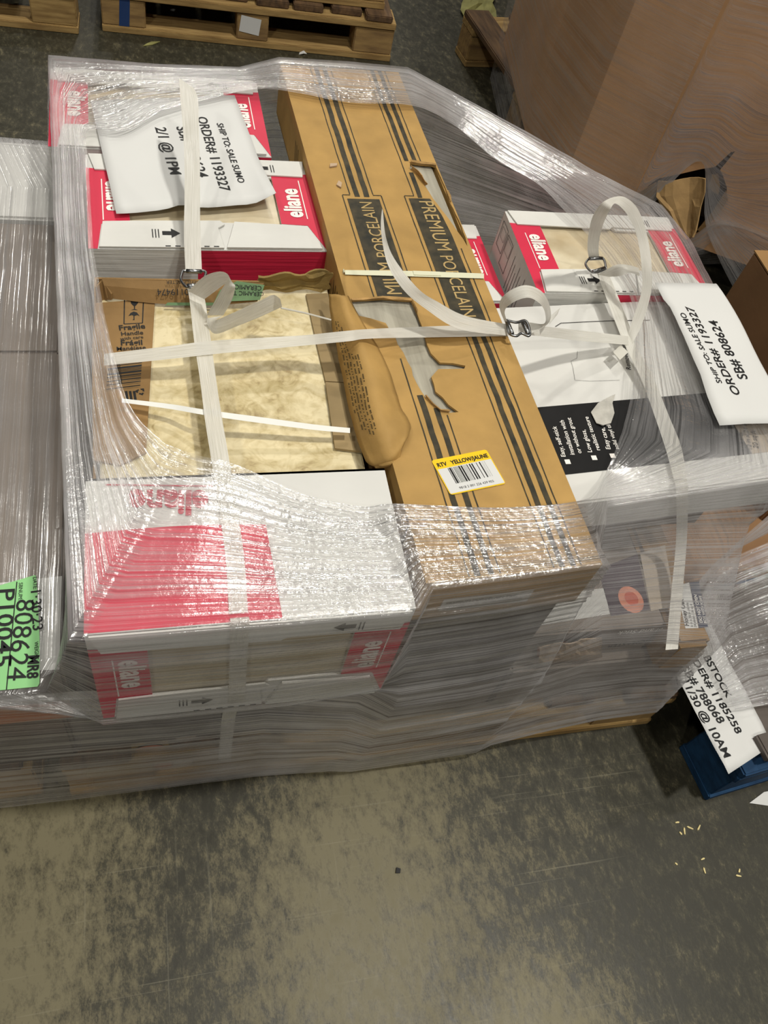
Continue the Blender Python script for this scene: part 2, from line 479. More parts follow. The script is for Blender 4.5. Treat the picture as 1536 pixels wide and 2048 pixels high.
# ------------------------------------------------------------------ pallets
def pallet(label, loc, yaw, w, d, cols=(None, None, None), boards=7, group=None, name='wooden_pallet', h=.14, along='y', sticker=False, stripe=False):
    """block pallet; deck boards run along y, their ends show at the front"""
    t = thing(name, label, 'pallet', loc, (0, 0, yaw), group)
    cd_, cs, cb = [c or m for c, m in zip(cols, (WOODD, WOODX, WOOD))]
    r = random.Random(len(label))
    bw = .1
    for k in range(3):
        y0 = [0, d/2 - bw/2, d - bw][k]
        b = B(); box(b, 0, w, y0, y0+bw, 0, .02, .002); link('bottom_board', b, cs, t)
        for j in range(3):
            x0 = [0, w/2 - .05, w - .13][j]; x1 = x0 + (.1 if j == 1 else .13)
            b = B(); box(b, x0+.001, x1-.001, y0+.004, y0+bw-.002, .02, .1, .003); bo = link('block', b, cb, t)
            if sticker and k == 0 and j == 1:
                b = B(); quad(b, (x0+.008, y0+.003, .045), (x0+.07, y0+.003, .036), (x0+.076, y0+.003, .086), (x0+.014, y0+.003, .094)); link('sticker', b, PAPER, bo)
            if stripe and k == 0 and j == 0:
                b = B(); quad(b, (x0+.05, y0+.003, .021), (x0+.08, y0+.003, .021), (x0+.086, y0+.003, .099), (x0+.056, y0+.003, .099)); link('paint_stripe', b, mat('blue_paint', '#27406f', .7), bo)
        b = B(); box(b, 0, w, y0, y0+bw, .1, .12, .002); link('stringer_board', b, cs, t)
    step = (w - .1) / (boards - 1)
    for k in range(boards):
        x = k*step + r.uniform(-.008, .008) * (0 < k < boards-1)
        e0, e1 = (0, d) if k in (0, boards-1) else (r.uniform(0.0, .03), d - r.uniform(0, .02))
        b = B(); box(b, x, x + .1 - r.uniform(0, .015), e0, e1, .12, h, .003); link('deck_board', b, cd_, t)
    return t

pallet('wooden pallet carrying the tile boxes, wrapped in film', (-.085, .052, 0), 0, 1.015, 1.03)
pallet('wooden pallet at the left edge, under the cartons with the green label', (-1.14, .06, 0), 0, 1.015, 1.02)
pallet('lower wooden pallet of the empty stack at the back, white sticker on its middle block', (-.037, 2.375, 0), -.035, .905, .9, boards=8, sticker=True, stripe=True)
pallet('upper wooden pallet of the empty stack at the back', (.015, 2.395, .1405), -.01, .815, .85)
pallet('wooden pallet standing alone at the back left corner', (-1.07, 2.372, 0), -.03, .965, .9, cols=(WOODD, WOODX, WOODX))
pallet('wooden pallet under the tall brown bulk bin', (1.24, 1.46, 0), .12, 1.1, 1.0)
pallet('blue painted pallet under the low stack at the right', (.985, -.098, 0), .12, 1.0, .95, cols=(BLUEW, BLUEW, BLUEW), name='wooden_pallet')

# ------------------------------------------------------------------ cartons of the bottom layers
def plain_carton(label, x0, x1, y0, y1, z0, z1, m, name='carton', yaw=0, group=None, cat='box', origin=None):
    t = thing(name, label, cat, origin or (x0, y0, z0), (0, 0, yaw), group)
    b = B(); box(b, 0, x1-x0, 0, y1-y0, 0, z1-z0, .004); link('body', b, m, t)
    # closing flaps seam on top
    if x0 < -.2: return t
    b = B(); yy = (y1-y0)/2; quad(b, (.004, yy-.0012, z1-z0+.0006), (x1-x0-.004, yy-.0012, z1-z0+.0006), (x1-x0-.004, yy+.0012, z1-z0+.0006), (.004, yy+.0012, z1-z0+.0006)); link('flap_seam', b, TAUPED, t)
    return t

G = 'cartons in the hidden lower layers'
GL = 'vinyl tile carton low in the wrapped stack, behind cloudy film'
lows = []
for i, (x0, x1) in enumerate(((-.075, .245), (.25, .57), (.575, .915))):
    for j, (y0, y1) in enumerate(((.072, .556), (.562, 1.062))):
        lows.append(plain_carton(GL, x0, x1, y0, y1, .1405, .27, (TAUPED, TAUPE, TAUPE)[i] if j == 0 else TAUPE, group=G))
# prints on the front of the bottom left carton: dark panel, oval badge, orange strip
c = lows[0]; c['label'] = 'dark carton at the bottom left with a pink oval badge and orange strip behind film'; del c['group']
b = B(); o = atY(300, 1497, .0708)
b.faces.new([b.verts.new(o + Vector((.021*math.cos(a), 0, .0125*math.sin(a)))) for a in [2*math.pi*k/24 for k in range(24)]])
link('oval_badge', b, PEACH, c, world=True)
b = B(); q = [atY(*p, .0708) for p in ((232, 1562), (342, 1545), (345, 1522), (240, 1540))]; quad(b, *q); link('orange_strip', b, ORANGE, c, world=True)
b = B(); q = [atY(*p, .0708) for p in ((345, 1535), (385, 1530), (392, 1470), (352, 1475))]; quad(b, *q); link('white_panel', b, BEIGE, c, world=True)

plain_carton('carton of the second layer under the front standing tile box', .0, .325, .055, .56, .2705, .4385, TAUPE)
plain_carton('carton of the second layer under the rear left tile boxes', .0, .325, .565, 1.06, .2705, .4385, TAUPE)
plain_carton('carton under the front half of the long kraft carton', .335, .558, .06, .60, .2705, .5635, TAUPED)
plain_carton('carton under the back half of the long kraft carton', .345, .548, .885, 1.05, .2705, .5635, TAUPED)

# left stack with the green label
t = plain_carton('taupe and white carton at the left under the green label', -.52, -.045, .062, .5635, .30, .452, TAUPE)
zt = .4527
b = B(); q = [at(*p, zt) for p in ((-60, 1172), (158, 1150))]; q2 = [at(*p, zt) for p in ((150, 1336), (-60, 1348))]
quad(b, *( [q2[1], q2[0], q[1], q[0]] )); 
for v in b.verts: v.co.x = max(min(v.co.x, -.047), -.51)
link('white_band', b, WHITE, t, world=True)
b = B(); box(b, -.518, -.047, .0605, .0625, .3005, .352); link('orange_edge', b, ORANGE, t, world=True)
zg = .4615
GLB = thing('paper_label', 'green paper label with handwritten numbers stuck on the film at the left edge', 'label', at(20, 1270, zg))
b = B(); solid(b, [at(*p, zg) for p in ((-78, 1388), (-60, 1188), (70, 1150), (73, 1154), (79, 1278), (79, 1366), (75, 1373))], .0005); gl_ = link('label_sheet', b, GREENL, GLB, world=True)
b = B(); z = zg
wpx(b, 'DATE:', (66, 1155), (67, 1179), z, bold=.01)
wpx(b, '1·30·23', (62, 1183), (66, 1262), z, bold=.012, tall=.85)
wpx(b, 'SBNUM:', (38, 1166), (37, 1201), z, tall=.9)
wpx(b, '808624', (34, 1200), (13, 1362), z, tall=.85)
wpx(b, 'WEIGHT:', (69, 1284), (70, 1322), z, bold=.005)
wpx(b, 'MR8', (57, 1312), (54, 1358), z, bold=.03, tall=1.1)
wpx(b, 'P10045', (-1, 1180), (-11, 1335), z, bold=.012, tall=.72)
seg2(b, at(34, 1164, z), at(13, 1380, z), .0012)
link('label_lettering', b, INK, gl_, world=True)
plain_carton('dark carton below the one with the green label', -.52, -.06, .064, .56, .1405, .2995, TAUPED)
plain_carton('taupe carton at the left, behind the one with the green label', -.52, -.06, .565, .86, .1405, .45, TAUPE)
plain_carton('white topped carton at the back of the left stack', -.52, -.055, .865, 1.075, .1405, .455, WHITE)

# ------------------------------------------------------------------ red and white tile cartons
CW, CD = .325, .21
def logo(b, p0, p1, n, under=True, bold=.035):
    """logo lettering with the rule below it"""
    write(b, 'eliane', p0, p1, n=n, bold=bold, tall=1.25)
    if under:
        p0, p1 = Vector(p0), Vector(p1); d = (p1-p0).normalized(); u = n.cross(d); L = (p1-p0).length
        seg2(b, p0 - u*L*.09 - d*L*.05, p1 - u*L*.09 + d*L*.3, L*.022, n=n, lift=.0007)

def tile_carton(label, loc, rot, t=.18, full=True, left=True, notch=.55, sides=True, wear=0):
    root = thing('tile_carton', label, 'box', loc, rot, None)
    Z = Vector((0, 0, 1)); lw, rw, ff, bf = .056, .058, .056, .042
    win = [(lw, ff-.006), (CW*notch, ff-.006), (CW*notch+.004, ff+.004), (CW-rw, ff+.002), (CW-rw, CD-bf), (CW*.62, CD-bf), (CW*.6, CD-bf+.008), (lw, CD-bf+.006)]
    b = B(); prism(b, [(0, 0), (CW, 0), (CW, CD), (0, CD)], t-.003, t, [win])
    for (x0, x1, y0, y1) in ((0, CW, 0, .003), (0, CW, CD-.003, CD), (0, .003, .003, CD-.003), (CW-.003, CW, .003, CD-.003)):
        box(b, x0, x1, y0, y1, 0, t-.003)
    box(b, 0, CW, 0, CD, 0, .003)
    link('card_sleeve', b, WHITE, root)
    b = B(); box(b, .006, CW-.006, .006, CD-.006, .004, t-.0055, .0015); link('ceramic_tile_stack', b, TILE, root)
    # printed strips on the window face
    e = .0005
    b = B(); flat(b, [(0, 0, t+e), (.012, .0, t+e), (.018, ff-.004, t+e), (lw, ff-.004, t+e), (lw-.0005, CD-bf+.004, t+e), (0, CD-bf+.01, t+e)])
    s = link('red_strip', b, RED, root)
    b = B(); logo(b, (.027, .148, t+e), (.027, .080, t+e), Z); link('logo_lettering', b, WINK, s)
    b = B(); flat(b, [(CW-.02, ff, t+e), (CW-.0, .0, t+e), (CW, CD-bf+.012, t+e), (CW-rw, CD-bf+.004, t+e), (CW-rw, ff+.003, t+e)])
    s = link('red_strip', b, RED, root)
    b = B(); logo(b, (CW-.024, .074, t+e), (CW-.024, .142, t+e), Z); link('logo_lettering', b, WINK, s)
    # loose flaps, front and back
    b = B(); flat_pts = [(.014, .001), (CW*notch, .001), (CW*notch-.004, ff-.012), (CW*notch+.006, ff-.004), (CW*notch, ff+.004), (lw, ff), (.02, ff-.002)]
    prism(b, flat_pts, t+.0012, t+.0035); fa = link('front_flap', b, RIB, root)
    b = B(); prism(b, [(CW*notch+.004, .001), (CW-.008, .001), (CW-.022, ff-.006), (CW*notch+.02, ff+.001)], t+.001, t+.0045); link('front_flap', b, RIB, root)
    b = B(); x, y = CW*.3, .03; zz = t + .0041
    flat(b, [(x, y-.004, zz), (x+.012, y-.004, zz), (x+.012, y-.010, zz), (x+.024, y, zz), (x+.012, y+.010, zz), (x+.012, y+.004, zz), (x, y+.004, zz)])
    for q in range(3): seg2(b, (x-.005-q*.004, y+.008, zz), (x-.005-q*.004, y-.010, zz), .0013, lift=0)
    link('printed_arrow', b, INK, fa)
    b = B()
    for q in range(6): seg2(b, (.10+q*.013, .003, zz), (.107+q*.013, .003, zz), .0018, lift=0)
    link('perforation', b, INK, fa)
    b = B(); prism(b, [(.004, CD-.001), (.012, CD-bf+.004), (CW*.58, CD-bf), (CW*.6, CD-bf+.006), (CW-.01, CD-bf+.002), (CW-.004, CD-.001)], t+.001, t+.003); fb = link('back_flap', b, RIB, root)
    b = B(); x, y = CW*.74, CD-.022; zz = t + .0036
    flat(b, [(x+.024, y-.004, zz), (x+.012, y-.004, zz), (x+.012, y-.009, zz), (x, y, zz), (x+.012, y+.009, zz), (x+.012, y+.004, zz), (x+.024, y+.004, zz)])
    for q in range(2): seg2(b, (x+.028+q*.004, y+.008, zz), (x+.028+q*.004, y-.010, zz), .0013, lift=0)
    link('printed_arrow', b, INK, fb)
    # front side: ribbed, right part red
    b = B(); xs = CW*.44; quad(b, (xs, -e, .001), (CW, -e, .001), (CW, -e, t-.001), (xs, -e, t-.001)); link('red_side_print', b, REDRIB, root)
    b = B(); quad(b, (0, -e, .001), (xs, -e, .001), (xs, -e, t-.001), (0, -e, t-.001)); link('white_side_print', b, RIB, root)
    # back side: curved red field and red logo upside down towards the window face
    Yn = Vector((0, 1, 0)); y = CD + e
    pts = [(0, y, .001), (0, y, t*.36)] + []
    top = [(CW*u, y, t*(1-.62-.02*math.sin(u/.56*math.pi))) for u in [i/10*.56 for i in range(11)]]
    pts = [(0, y, t-.001)] + top + [(CW*.575, y, t-.001)]
    b = B(); flat(b, pts); link('red_side_field', b, RED, root)
    b = B(); logo(b, (CW*.385, y, t*.13), (CW*.135, y, t*.10), Yn, bold=.04); link('red_logo', b, REDINK, root)
    # left side print: boxes and small rows
    b = B(); nx = Vector((-1, 0, 0)); x = -e
    def rect(y0, y1, z0, z1, w=.0012):
        for a_, c_ in (((x, y0, z0), (x, y1, z0)), ((x, y1, z0), (x, y1, z1)), ((x, y1, z1), (x, y0, z1)), ((x, y0, z1), (x, y0, z0))): seg2(b, a_, c_, w, n=nx, lift=.0002)
    rect(.135, .165, t-.075, t-.015); rect(.17, .2, t-.06, t-.012); rect(.138, .162, t-.045, t-.02, .0008); rect(.175, .195, t-.04, t-.02, .0008)
    for q in range(7): seg2(b, (x, .115-q*.010, t-.09), (x, .115-q*.010, t-.02-.01*(q % 3)), .0012, n=nx, lift=.0002)
    link('side_print', b, INK, root)
    return root
tile_carton('red and white tile carton lying under the shipping sheet, front one of two', (-.003, .5815, .4395), (0, 0, .028), t=.186)
tile_carton('red and white tile carton at the back left corner, under crinkled film', (-.060, .8045, .4395), (0, 0, .015), t=.187)
tile_carton('big red and white tile carton standing on edge at the front left', (0, .182, .4395), (math.pi/2, 0, 0), t=.182)
tile_carton('red and white tile carton on the right with pale tile, behind tall strap loop', (.681, .603, .3705), (0, 0, .0), t=.175)
tile_carton('red and white tile carton mostly hidden between the long carton and the right stack', (.350, .664, .2705), (0, 0, .03), t=.19)
plain_carton('carton under the right hand red and white tile carton', .685, .93, .615, .95, .2705, .3695, TAUPE)

# ------------------------------------------------------------------ brown carton of marbled tiles (middle left)
M = thing('ceramic_tile_carton', 'torn brown carton with marbled beige tile showing, middle of left stack', 'box', (.003, .197, .4395))
mw, md, mh = .325, .352, .172
b = B()
for (x0, x1, y0, y1) in ((0, mw, 0, .003), (0, mw, md-.003, md), (0, .003, .003, md-.003), (mw-.003, mw, .003, md-.003)): box(b, x0, x1, y0, y1, 0, mh-.006)
box(b, 0, mw, 0, md, 0, .003); link('carton_tray', b, KRAFTD, M)
b = B(); box(b, .008, mw-.014, .006, md-.012, .004, mh, .002); link('marbled_tile', b, MARBLE, M)
zt = .4395 + mh
# left flap with print
b = B(); lf = [at(*p, zt+.004) for p in ((190, 606), (310, 597), (304, 700), (298, 800), (292, 905), (240, 930), (186, 920), (184, 700))]
solid(b, lf, .003); lfo = link('printed_flap', b, KRAFTD, M, world=True)
b = B(); z = zt + .0043
wpx(b, 'Fragile', (239, 661), (291, 657), z, bold=.02)
wpx(b, 'Handle', (243, 672), (287, 669), z, bold=.01); wpx(b, 'with care', (241, 681), (287, 677), z, bold=.005)
wpx(b, 'Frágil', (242, 691), (285, 690), z, bold=.02); wpx(b, 'Manéjese', (234, 702), (292, 699), z, bold=.01)
o = at(284, 722, z); barcode(b, o, at(281, 766, z)-o, at(240, 727, z)-o, .045, .040, 40, 4, lift=0)
wpx(b, '0 02056 02780', (232, 722), (237, 768), z)
for q in range(3): seg2(b, at(252+q*8, 782, z), at(255+q*8, 800, z), .003, lift=0)
# pictogram frame, glass and umbrella
fr = [at(*p, z) for p in ((249, 596), (287, 595), (285, 646), (248, 648))]
for i in range(4): seg2(b, fr[i], fr[(i+1) % 4], .0014, lift=0)
def pic(pts): flat(b, [at(*p, z) for p in pts])
pic([(261, 600), (277, 600), (276, 606), (271, 612), (267, 612), (262, 607)]); pic([(268, 612), (270, 612), (270, 618), (276, 620), (262, 620), (268, 618)])
pic([(257, 632), (261, 626), (267, 623), (274, 625), (279, 632), (274, 630), (269, 632), (263, 630)]); pic([(267, 631), (269, 631), (269, 640), (265, 640), (267, 638)])
# recycling mark
for k in range(3):
    a = 2*math.pi*k/3; cpt = at(281, 783, z)
    p = [cpt + Vector((math.cos(a+d_)*r_, math.sin(a+d_)*r_, 0)) for d_, r_ in ((0, .0045), (.9, .0065), (1.6, .0045), (1.3, .0025), (.8, .0035), (.2, .0022))]
    flat(b, p)
link('flap_lettering', b, INK, lfo, world=True)
# back flap standing up a little, with green band and upside down print
b = B()
r0 = [at(*p, zt+.006) for p in ((214, 596), (300, 606), (380, 610), (440, 610), (515, 603))]
r1 = [at(*p, zt+.028) for p in ((203, 556), (290, 560), (375, 562), (440, 563), (528, 566))]
grid(b, [crs(r0, 20), crs([(a+c)/2 + Vector((0, 0, .004)) for a, c in zip(r0, r1)], 20), crs(r1, 20)], .003)
bf = link('back_flap', b, KRAFTD, M, world=True)
n_ = ((r0[4]-r0[0]).cross(r1[2]-r0[2])).normalized()
if n_.z < 0: n_ = -n_
def onf(px, py): return atP(px, py, (r0[2]+r1[2])/2 + n_*.007, n_)
b = B(); flat(b, [onf(*p) for p in ((428, 604), (520, 600), (529, 570), (474, 562), (440, 580))]); link('green_band', b, GREEN, bf, world=True)
b = B(); flat(b, [onf(*p) for p in ((330, 611), (428, 611), (428, 605), (335, 605))]); link('green_band', b, GREEN, bf, world=True)
b = B()
write(b, '1000119474', onf(401, 578), onf(314, 578), n=n_, lift=.0006); write(b, 'TRAFFICMASTER', onf(412, 562), onf(332, 561), n=n_, lift=.0006, tall=.9)
write(b, 'CERAMIC', onf(523, 572), onf(470, 569), n=n_, lift=.0008); write(b, 'CERAMIC TILE', onf(527, 584), onf(452, 581), n=n_, lift=.0008)
link('flap_lettering', b, INK, bf, world=True)
# crushed piece of card at the back right
b = B(); rows = []
for i in range(6):
    f = i/5; L = at(520+6*math.sin(i*2), 578-f*32+4*math.sin(i*1.7), zt+.006+.03*f); R = at(662-5*math.sin(i*1.3), 578-f*36, zt+.006+.03*f)
    rows.append([L.lerp(R, j/14) + Vector((0, 0, .003*math.sin(j*.9+i*.7) + .002*noise.noise(Vector((j*.8, i*.8, 2))))) for j in range(15)])
grid(b, rows, .003); link('crushed_flap', b, mat('crushed_card', '#8a7444', .8, .35, 30, .5, 90), M, world=True)
# corner fold at the back left and the boards along the right side
b = B(); grid(b, [[at(194, 575, zt+.022), at(205, 560, zt+.026), at(222, 588, zt+.014)], [at(196, 618, zt-.01), at(208, 600, zt+.0), at(222, 600, zt+.006)]], .003); link('corner_fold', b, KRAFTD, M, world=True)
b = B(); solid(b, [at(*p, zt+.004) for p in ((612, 588), (655, 586), (688, 764), (651, 762), (634, 690))], .003); link('side_board', b, mat('side_board_card', '#94805c', .8, .2, 20), M, world=True)
b = B(); solid(b, [at(*p, zt+.006) for p in ((651, 764), (690, 766), (740, 905), (670, 896))], .003); link('side_board', b, MATS['side_board_card'], M, world=True)
b = B()
for k in range(12): seg2(b, at(664+k*2.7, 640+k*13, zt+.008), at(666+k*2.7, 650+k*13, zt+.008), .003, lift=0)
link('board_print', b, INK, M, world=True)

# ------------------------------------------------------------------ long kraft carton of porcelain planks
py_ = math.radians(2.2); pz0, ph = .5645, .0855
P = thing('plank_carton', 'long torn kraft plank carton lying across the stack from front to back', 'box', (.342, .028, pz0), (0, 0, py_))
pw, pl = .209, 1.012
tear1 = [(.165, .746), (.2, .742), (.206, .738), (.2065, .62), (.2065, .565), (.204, .545), (.198, .579), (.19, .617), (.18, .656), (.175, .688), (.17, .712), (.161, .729)]
tear2 = [(.006, .434), (.05, .437), (.09, .432), (.092, .409), (.092, .365), (.092, .333), (.1, .316), (.133, .309), (.130, .304), (.095, .305), (.082, .292), (.081, .267), (.092, .245), (.102, .232), (.078, .235), (.062, .271), (.057, .32), (.051, .366), (.044, .39), (.026, .399), (.010, .405)]
t1, t2 = ragloop(tear1, .012, .0018, 3), ragloop(tear2, .012, .002, 9)
b = B(); prism(b, [(0, 0), (pw, 0), (pw, pl), (0, pl)], ph-.003, ph, [t1, t2])
for (x0, x1, y0, y1) in ((0, pw, 0, .003), (0, pw, pl-.003, pl), (0, .003, .09, pl-.003), (pw-.003, pw, .003, pl-.003)): box(b, x0, x1, y0, y1, 0, ph-.003)
box(b, 0, .003, .003, .075, 0, ph-.003); box(b, 0, pw, 0, pl, 0, .003); link('carton_body', b, KRAFT, P)
b = B(); box(b, .006, pw-.0065, .006, pl-.006, .004, ph-.006, .001); link('wood_look_tile', b, OAK, P)
e = ph + .0005
b = B()
def strip(bm, x0, x1, y0, y1, z=e, seed=0, amp=.0005):
    r = random.Random(seed); n = max(2, int((y1-y0)/.02)); L = []; R = []
    for i in range(n+1):
        y = y0 + (y1-y0)*i/n; d = r.uniform(-amp, amp)
        L.append(Vector((x0+d, y, z))); R.append(Vector((x1+d+r.uniform(-amp, amp)*.6, y, z)))
    grid(bm, [L, R])
for (a_, c_, y0, y1) in ((.0565, .0645, .656, pl), (.0715, .0795, .656, pl), (.0555, .0630, .002, .262), (.0715, .0785, .002, .240), (.1565, .1635, .75, pl), (.1565, .1635, .657, .72), (.1705, .1775, .752, pl), (.1560, .1630, .002, .378), (.1700, .1770, .002, .378)):
    b = B(); strip(b, a_, c_, y0, y1, seed=int(a_*1e4+y0*100)); link('printed_stripe', b, INKW, P)
b = B()
for (a_, y0, y1) in ((.0500, .662, pl), (.0860, .662, pl), (.0490, .002, .325), (.0855, .002, .228), (.1505, .662, pl), (.1835, .75, pl), (.1495, .002, .382), (.1830, .002, .382), (.0385, .440, .659), (.0985, .44, .659), (.1350, .386, .660), (.1925, .386, .54)):
    strip(b, a_-.0008, a_+.0008, y0, y1, seed=int(a_*1e4), amp=.0003)
for (x0, x1, y) in ((.0385, .0505, .660), (.0855, .0985, .660), (.135, .1505, .661), (.135, .1500, .385), (.1825, .1925, .385)): seg2(b, (x0, y, ph), (x1, y, ph), .0016)
link('outline_print', b, INKW, P)
def band(pts, lines, name='dark_band'):
    b = B(); flat(b, [(x, y, e) for x, y in pts]); s = link(name, b, INKW, P)
    b = B()
    for body, p0, p1, tall in lines: write(b, body, (*p0, e), (*p1, e), tall=tall, lift=.0004)
    link('band_lettering', b, GOLD, s)
band([(.044, .441), (.0925, .437), (.0935, .651), (.044, .651)], [('PORCELAIN', (.0795, .520), (.0795, .643), 1.15), ('MIUM', (.0795, .444), (.0795, .508), 1.15)])
band([(.1405, .390), (.1868, .390), (.1868, .545), (.1865, .572), (.183, .617), (.178, .640), (.1745, .655), (.1405, .655)], [('PREMIUM', (.155, .648), (.155, .535), 1.15), ('PORCELAIN', (.155, .523), (.155, .398), 1.15)])
# torn edges lifted round the holes
def curl(loop, i0, i1, up, out, seed):
    r = random.Random(seed); pts = loop[i0:i1]; b = B(); L0 = [Vector((x, y, ph)) for x, y in pts]
    cx = sum(p[0] for p in loop)/len(loop); cy = sum(p[1] for p in loop)/len(loop)
    R1 = []; R2 = []
    for p in L0:
        d = (Vector((cx, cy, ph)) - p); d.z = 0; d.normalize()
        R1.append(p + d*out*r.uniform(.3, .8) + Vector((0, 0, up*r.uniform(.3, .9)))); R2.append(p - d*out*.2 + Vector((0, 0, up*r.uniform(.8, 1.5))))
    grid(b, [L0, R1, R2], .0012); link('torn_edge', b, TORN, P)
curl(t1, 0, 4, .004, .005, 1); curl(t1, len(t1)-4, len(t1), .007, .007, 2); curl(t1, 8, 11, .003, .003, 5)
curl(t2, 0, 8, .003, .005, 3); curl(t2, 25, 29, .004, .004, 6)
# big flap pushed out to the left over the tile carton
z0 = pz0 + ph
LB = [at(*p, z) for p, z in (((657, 588), .648), ((662, 640), .643), ((674, 700), .634), ((686, 760), .630), ((697, 815), .630), ((712, 870), .632), ((735, 926), .633), ((768, 935), .634))]
MB = [at(*p, z) for p, z in (((683, 590), .664), ((700, 640), .668), ((722, 700), .670), ((738, 760), .670), ((750, 815), .671), ((765, 870), .668), ((780, 915), .655), ((790, 925), .645))]
RB = [at(*p, z) for p, z in (((697, 592), .652), ((722, 640), .653), ((760, 700), .6535), ((785, 760), .6535), ((803, 815), .6535), ((822, 852), .658), ((808, 888), .658), ((800, 915), .650))]
rows = [crs([LB[i], MB[i], RB[i]], 9) for i in range(8)]
rr = [crs([rows[i][j] for i in range(8)], 40) for j in range(9)]
for j in range(9):
    for i in range(40): rr[j][i] += Vector((.0012*noise.noise(Vector((i*.35, j*.5, 3))), 0, .0025*noise.noise(Vector((i*.3, j*.6, 9)))))
b = B(); grid(b, rr, .0025); tf = link('torn_flap', b, KRAFT, P, smooth=True, world=True)
# rows of fine print on the flap
b = B()
r = random.Random(5)
for j0, (a0, a1) in ((1.1, (6, 24)), (1.55, (6, 27)), (2.0, (7, 27)), (2.45, (12, 28)), (2.9, (12, 28)), (3.35, (12, 27))):
    j = int(j0); f = j0-j; i = a0
    while i < a1:
        k = r.choice((1, 1, 2)); i2 = min(i+k, a1)
        for q in range(int((i2-i)*4)):
            u0 = i + q/4; ii = int(u0); g = u0-ii
            def pt(jj, u):
                ii = min(int(u), 38); g = u-ii; j_ = int(jj); f_ = jj-j_
                A_ = rr[j_][ii].lerp(rr[j_][ii+1], g); B_ = rr[j_+1][ii].lerp(rr[j_+1][ii+1], g); return A_.lerp(B_, f_) + Vector((-.0004, 0, .0006))
            if r.random() < .8: quad(b, pt(j0-.09, u0), pt(j0-.09, u0+.17), pt(j0+.09, u0+.17), pt(j0+.09, u0))
        i = i2 + .3
link('fine_print', b, INKW, tf, world=True)
# side tear near the front end and print on the front end
b = B(); rows = [[Vector((.0, .075 + .004*i, ph - .02*j)) + Vector((-.006*math.sin(i*.9+j), 0, 0)) for i in range(5)] for j in range(5)]; grid(b, rows, .0015); link('torn_edge', b, TORN, P)
b = B(); quad(b, (.03, -.0006, .016), (.14, -.0006, .016), (.14, -.0006, .044), (.03, -.0006, .044)); ws = link('white_end_label', b, PAPER, P)
b = B(); yn = Vector((0, -1, 0)); write(b, 'PREMIUM PORCELAIN TILE', (.035, -.0006, .033), (.12, -.0006, .033), n=yn); 
for q in range(2): seg2(b, (.035, -.0006, .026-q*.005), (.13, -.0006, .026-q*.005), .002, n=yn, lift=.0003)
link('end_lettering', b, INKW, ws)
# pair of printed marks on the left side of the carton
b = B(); xn = Vector((-1, 0, 0))
for yy in (.47, .62, .80): 
    for q in range(3): seg2(b, (0, yy+q*.012, .02), (0, yy+.01+q*.012, .06), .002, n=xn, lift=.0006)
link('side_print', b, INKW, P)
# yellow sticker
q = [(.047, .160), (.120, .171), (.129, .119), (.057, .109)]
def rnd(pts, r, n=5):
    out = []
    for i in range(len(pts)):
        a, p, c = Vector(pts[i-1]), Vector(pts[i]), Vector(pts[(i+1) % len(pts)])
        d0, d1 = (a-p).normalized()*r, (c-p).normalized()*r
        for k in range(n+1):
            t = k/n; out.append(tuple(((p+d0)*(1-t)**2 + p*2*t*(1-t) + (p+d1)*t*t)))
    return out
b = B(); flat(b, [(x, y, e+.0006) for x, y in rnd(q, .004)]); yl = link('yellow_sticker', b, YEL, P); yl['label'] = 'yellow and white barcode sticker'
TL, TR, BR, BL = [Vector((x, y, e)) for x, y in q]
def st(u, v): return (TL.lerp(TR, u)).lerp(BL.lerp(BR, u), v)
b = B(); flat(b, [p + Vector((0, 0, .0008)) for p in (st(.02, .28), st(.98, .28), st(.985, .97), st(.015, .97))]); yw = link('white_field', b, PAPER, yl)
b = B(); write(b, 'RTV   YELLOW/JAUNE', st(.05, .22), st(.96, .22), bold=.03, lift=.001, tall=1.15)
write(b, '9818 2 001 226 439 955', st(.2, .90), st(.82, .90), lift=.001)
barcode(b, st(.19, .74), st(1, .74)-st(0, .74), st(0, .3)-st(0, .74), .049, .023, 62, 8, lift=.001); link('sticker_lettering', b, INK, yl)

# ------------------------------------------------------------------ right stack
Wc = thing('vinyl_tile_carton', 'white and black self-stick vinyl tile carton lying flat at the right', 'box', (.567, .195, .4605), (0, 0, math.radians(4.5)))
ww, wd, wh = .432, .385, .071
b = B(); box(b, 0, ww, 0, wd, 0, wh, .003); link('carton_body', b, WHITE, Wc)
zt = .4605 + wh + .0005
b = B(); flat(b, [(0.0, .048, wh+.0005), (ww*.86, .048, wh+.0005), (ww*.86, .172, wh+.0005), (0, .172, wh+.0005)]); bb = link('black_band', b, BLACKC, Wc)
b = B(); quad(b, (ww*.86, .048, wh+.0006), (ww, .048, wh+.0006), (ww, .172, wh+.0006), (ww*.86, .172, wh+.0006)); gb = link('grey_panel', b, BEIGE, Wc)
b = B()
for body, a, c in (('Easy, self-stick', (1131, 914), (1112, 853)), ('installation with', (1149, 910), (1127, 841)), ('or without grout', (1163, 907), (1141, 836)),
                   ('Low gloss,', (1184, 905), (1170, 860)), ('realistic texture', (1200, 901), (1176, 834)), ('Easy care, no-wax', (1221, 899), (1198, 820)), ('solid vinyl tile', (1238, 899), (1218, 845))):
    wpx(b, body, a, c, zt, bold=.01)
for cx, cy in ((1135, 924), (1188, 916), (1225, 912)):
    o = at(cx, cy, zt); quad(b, *(o + Vector(p) for p in ((-.004, -.004, .0007), (.004, -.004, .0007), (.004, .004, .0007), (-.004, .004, .0007))))
link('white_lettering', b, WINK, bb, world=True)
b = B()
for body, a, c in (('10 Tiles', (1491, 899), (1484, 866)), ('12 in x 24 in', (1504, 899), (1492, 846)), ('20 sq ft', (1517, 898), (1510, 862))): wpx(b, body, a, c, zt, bold=.01)
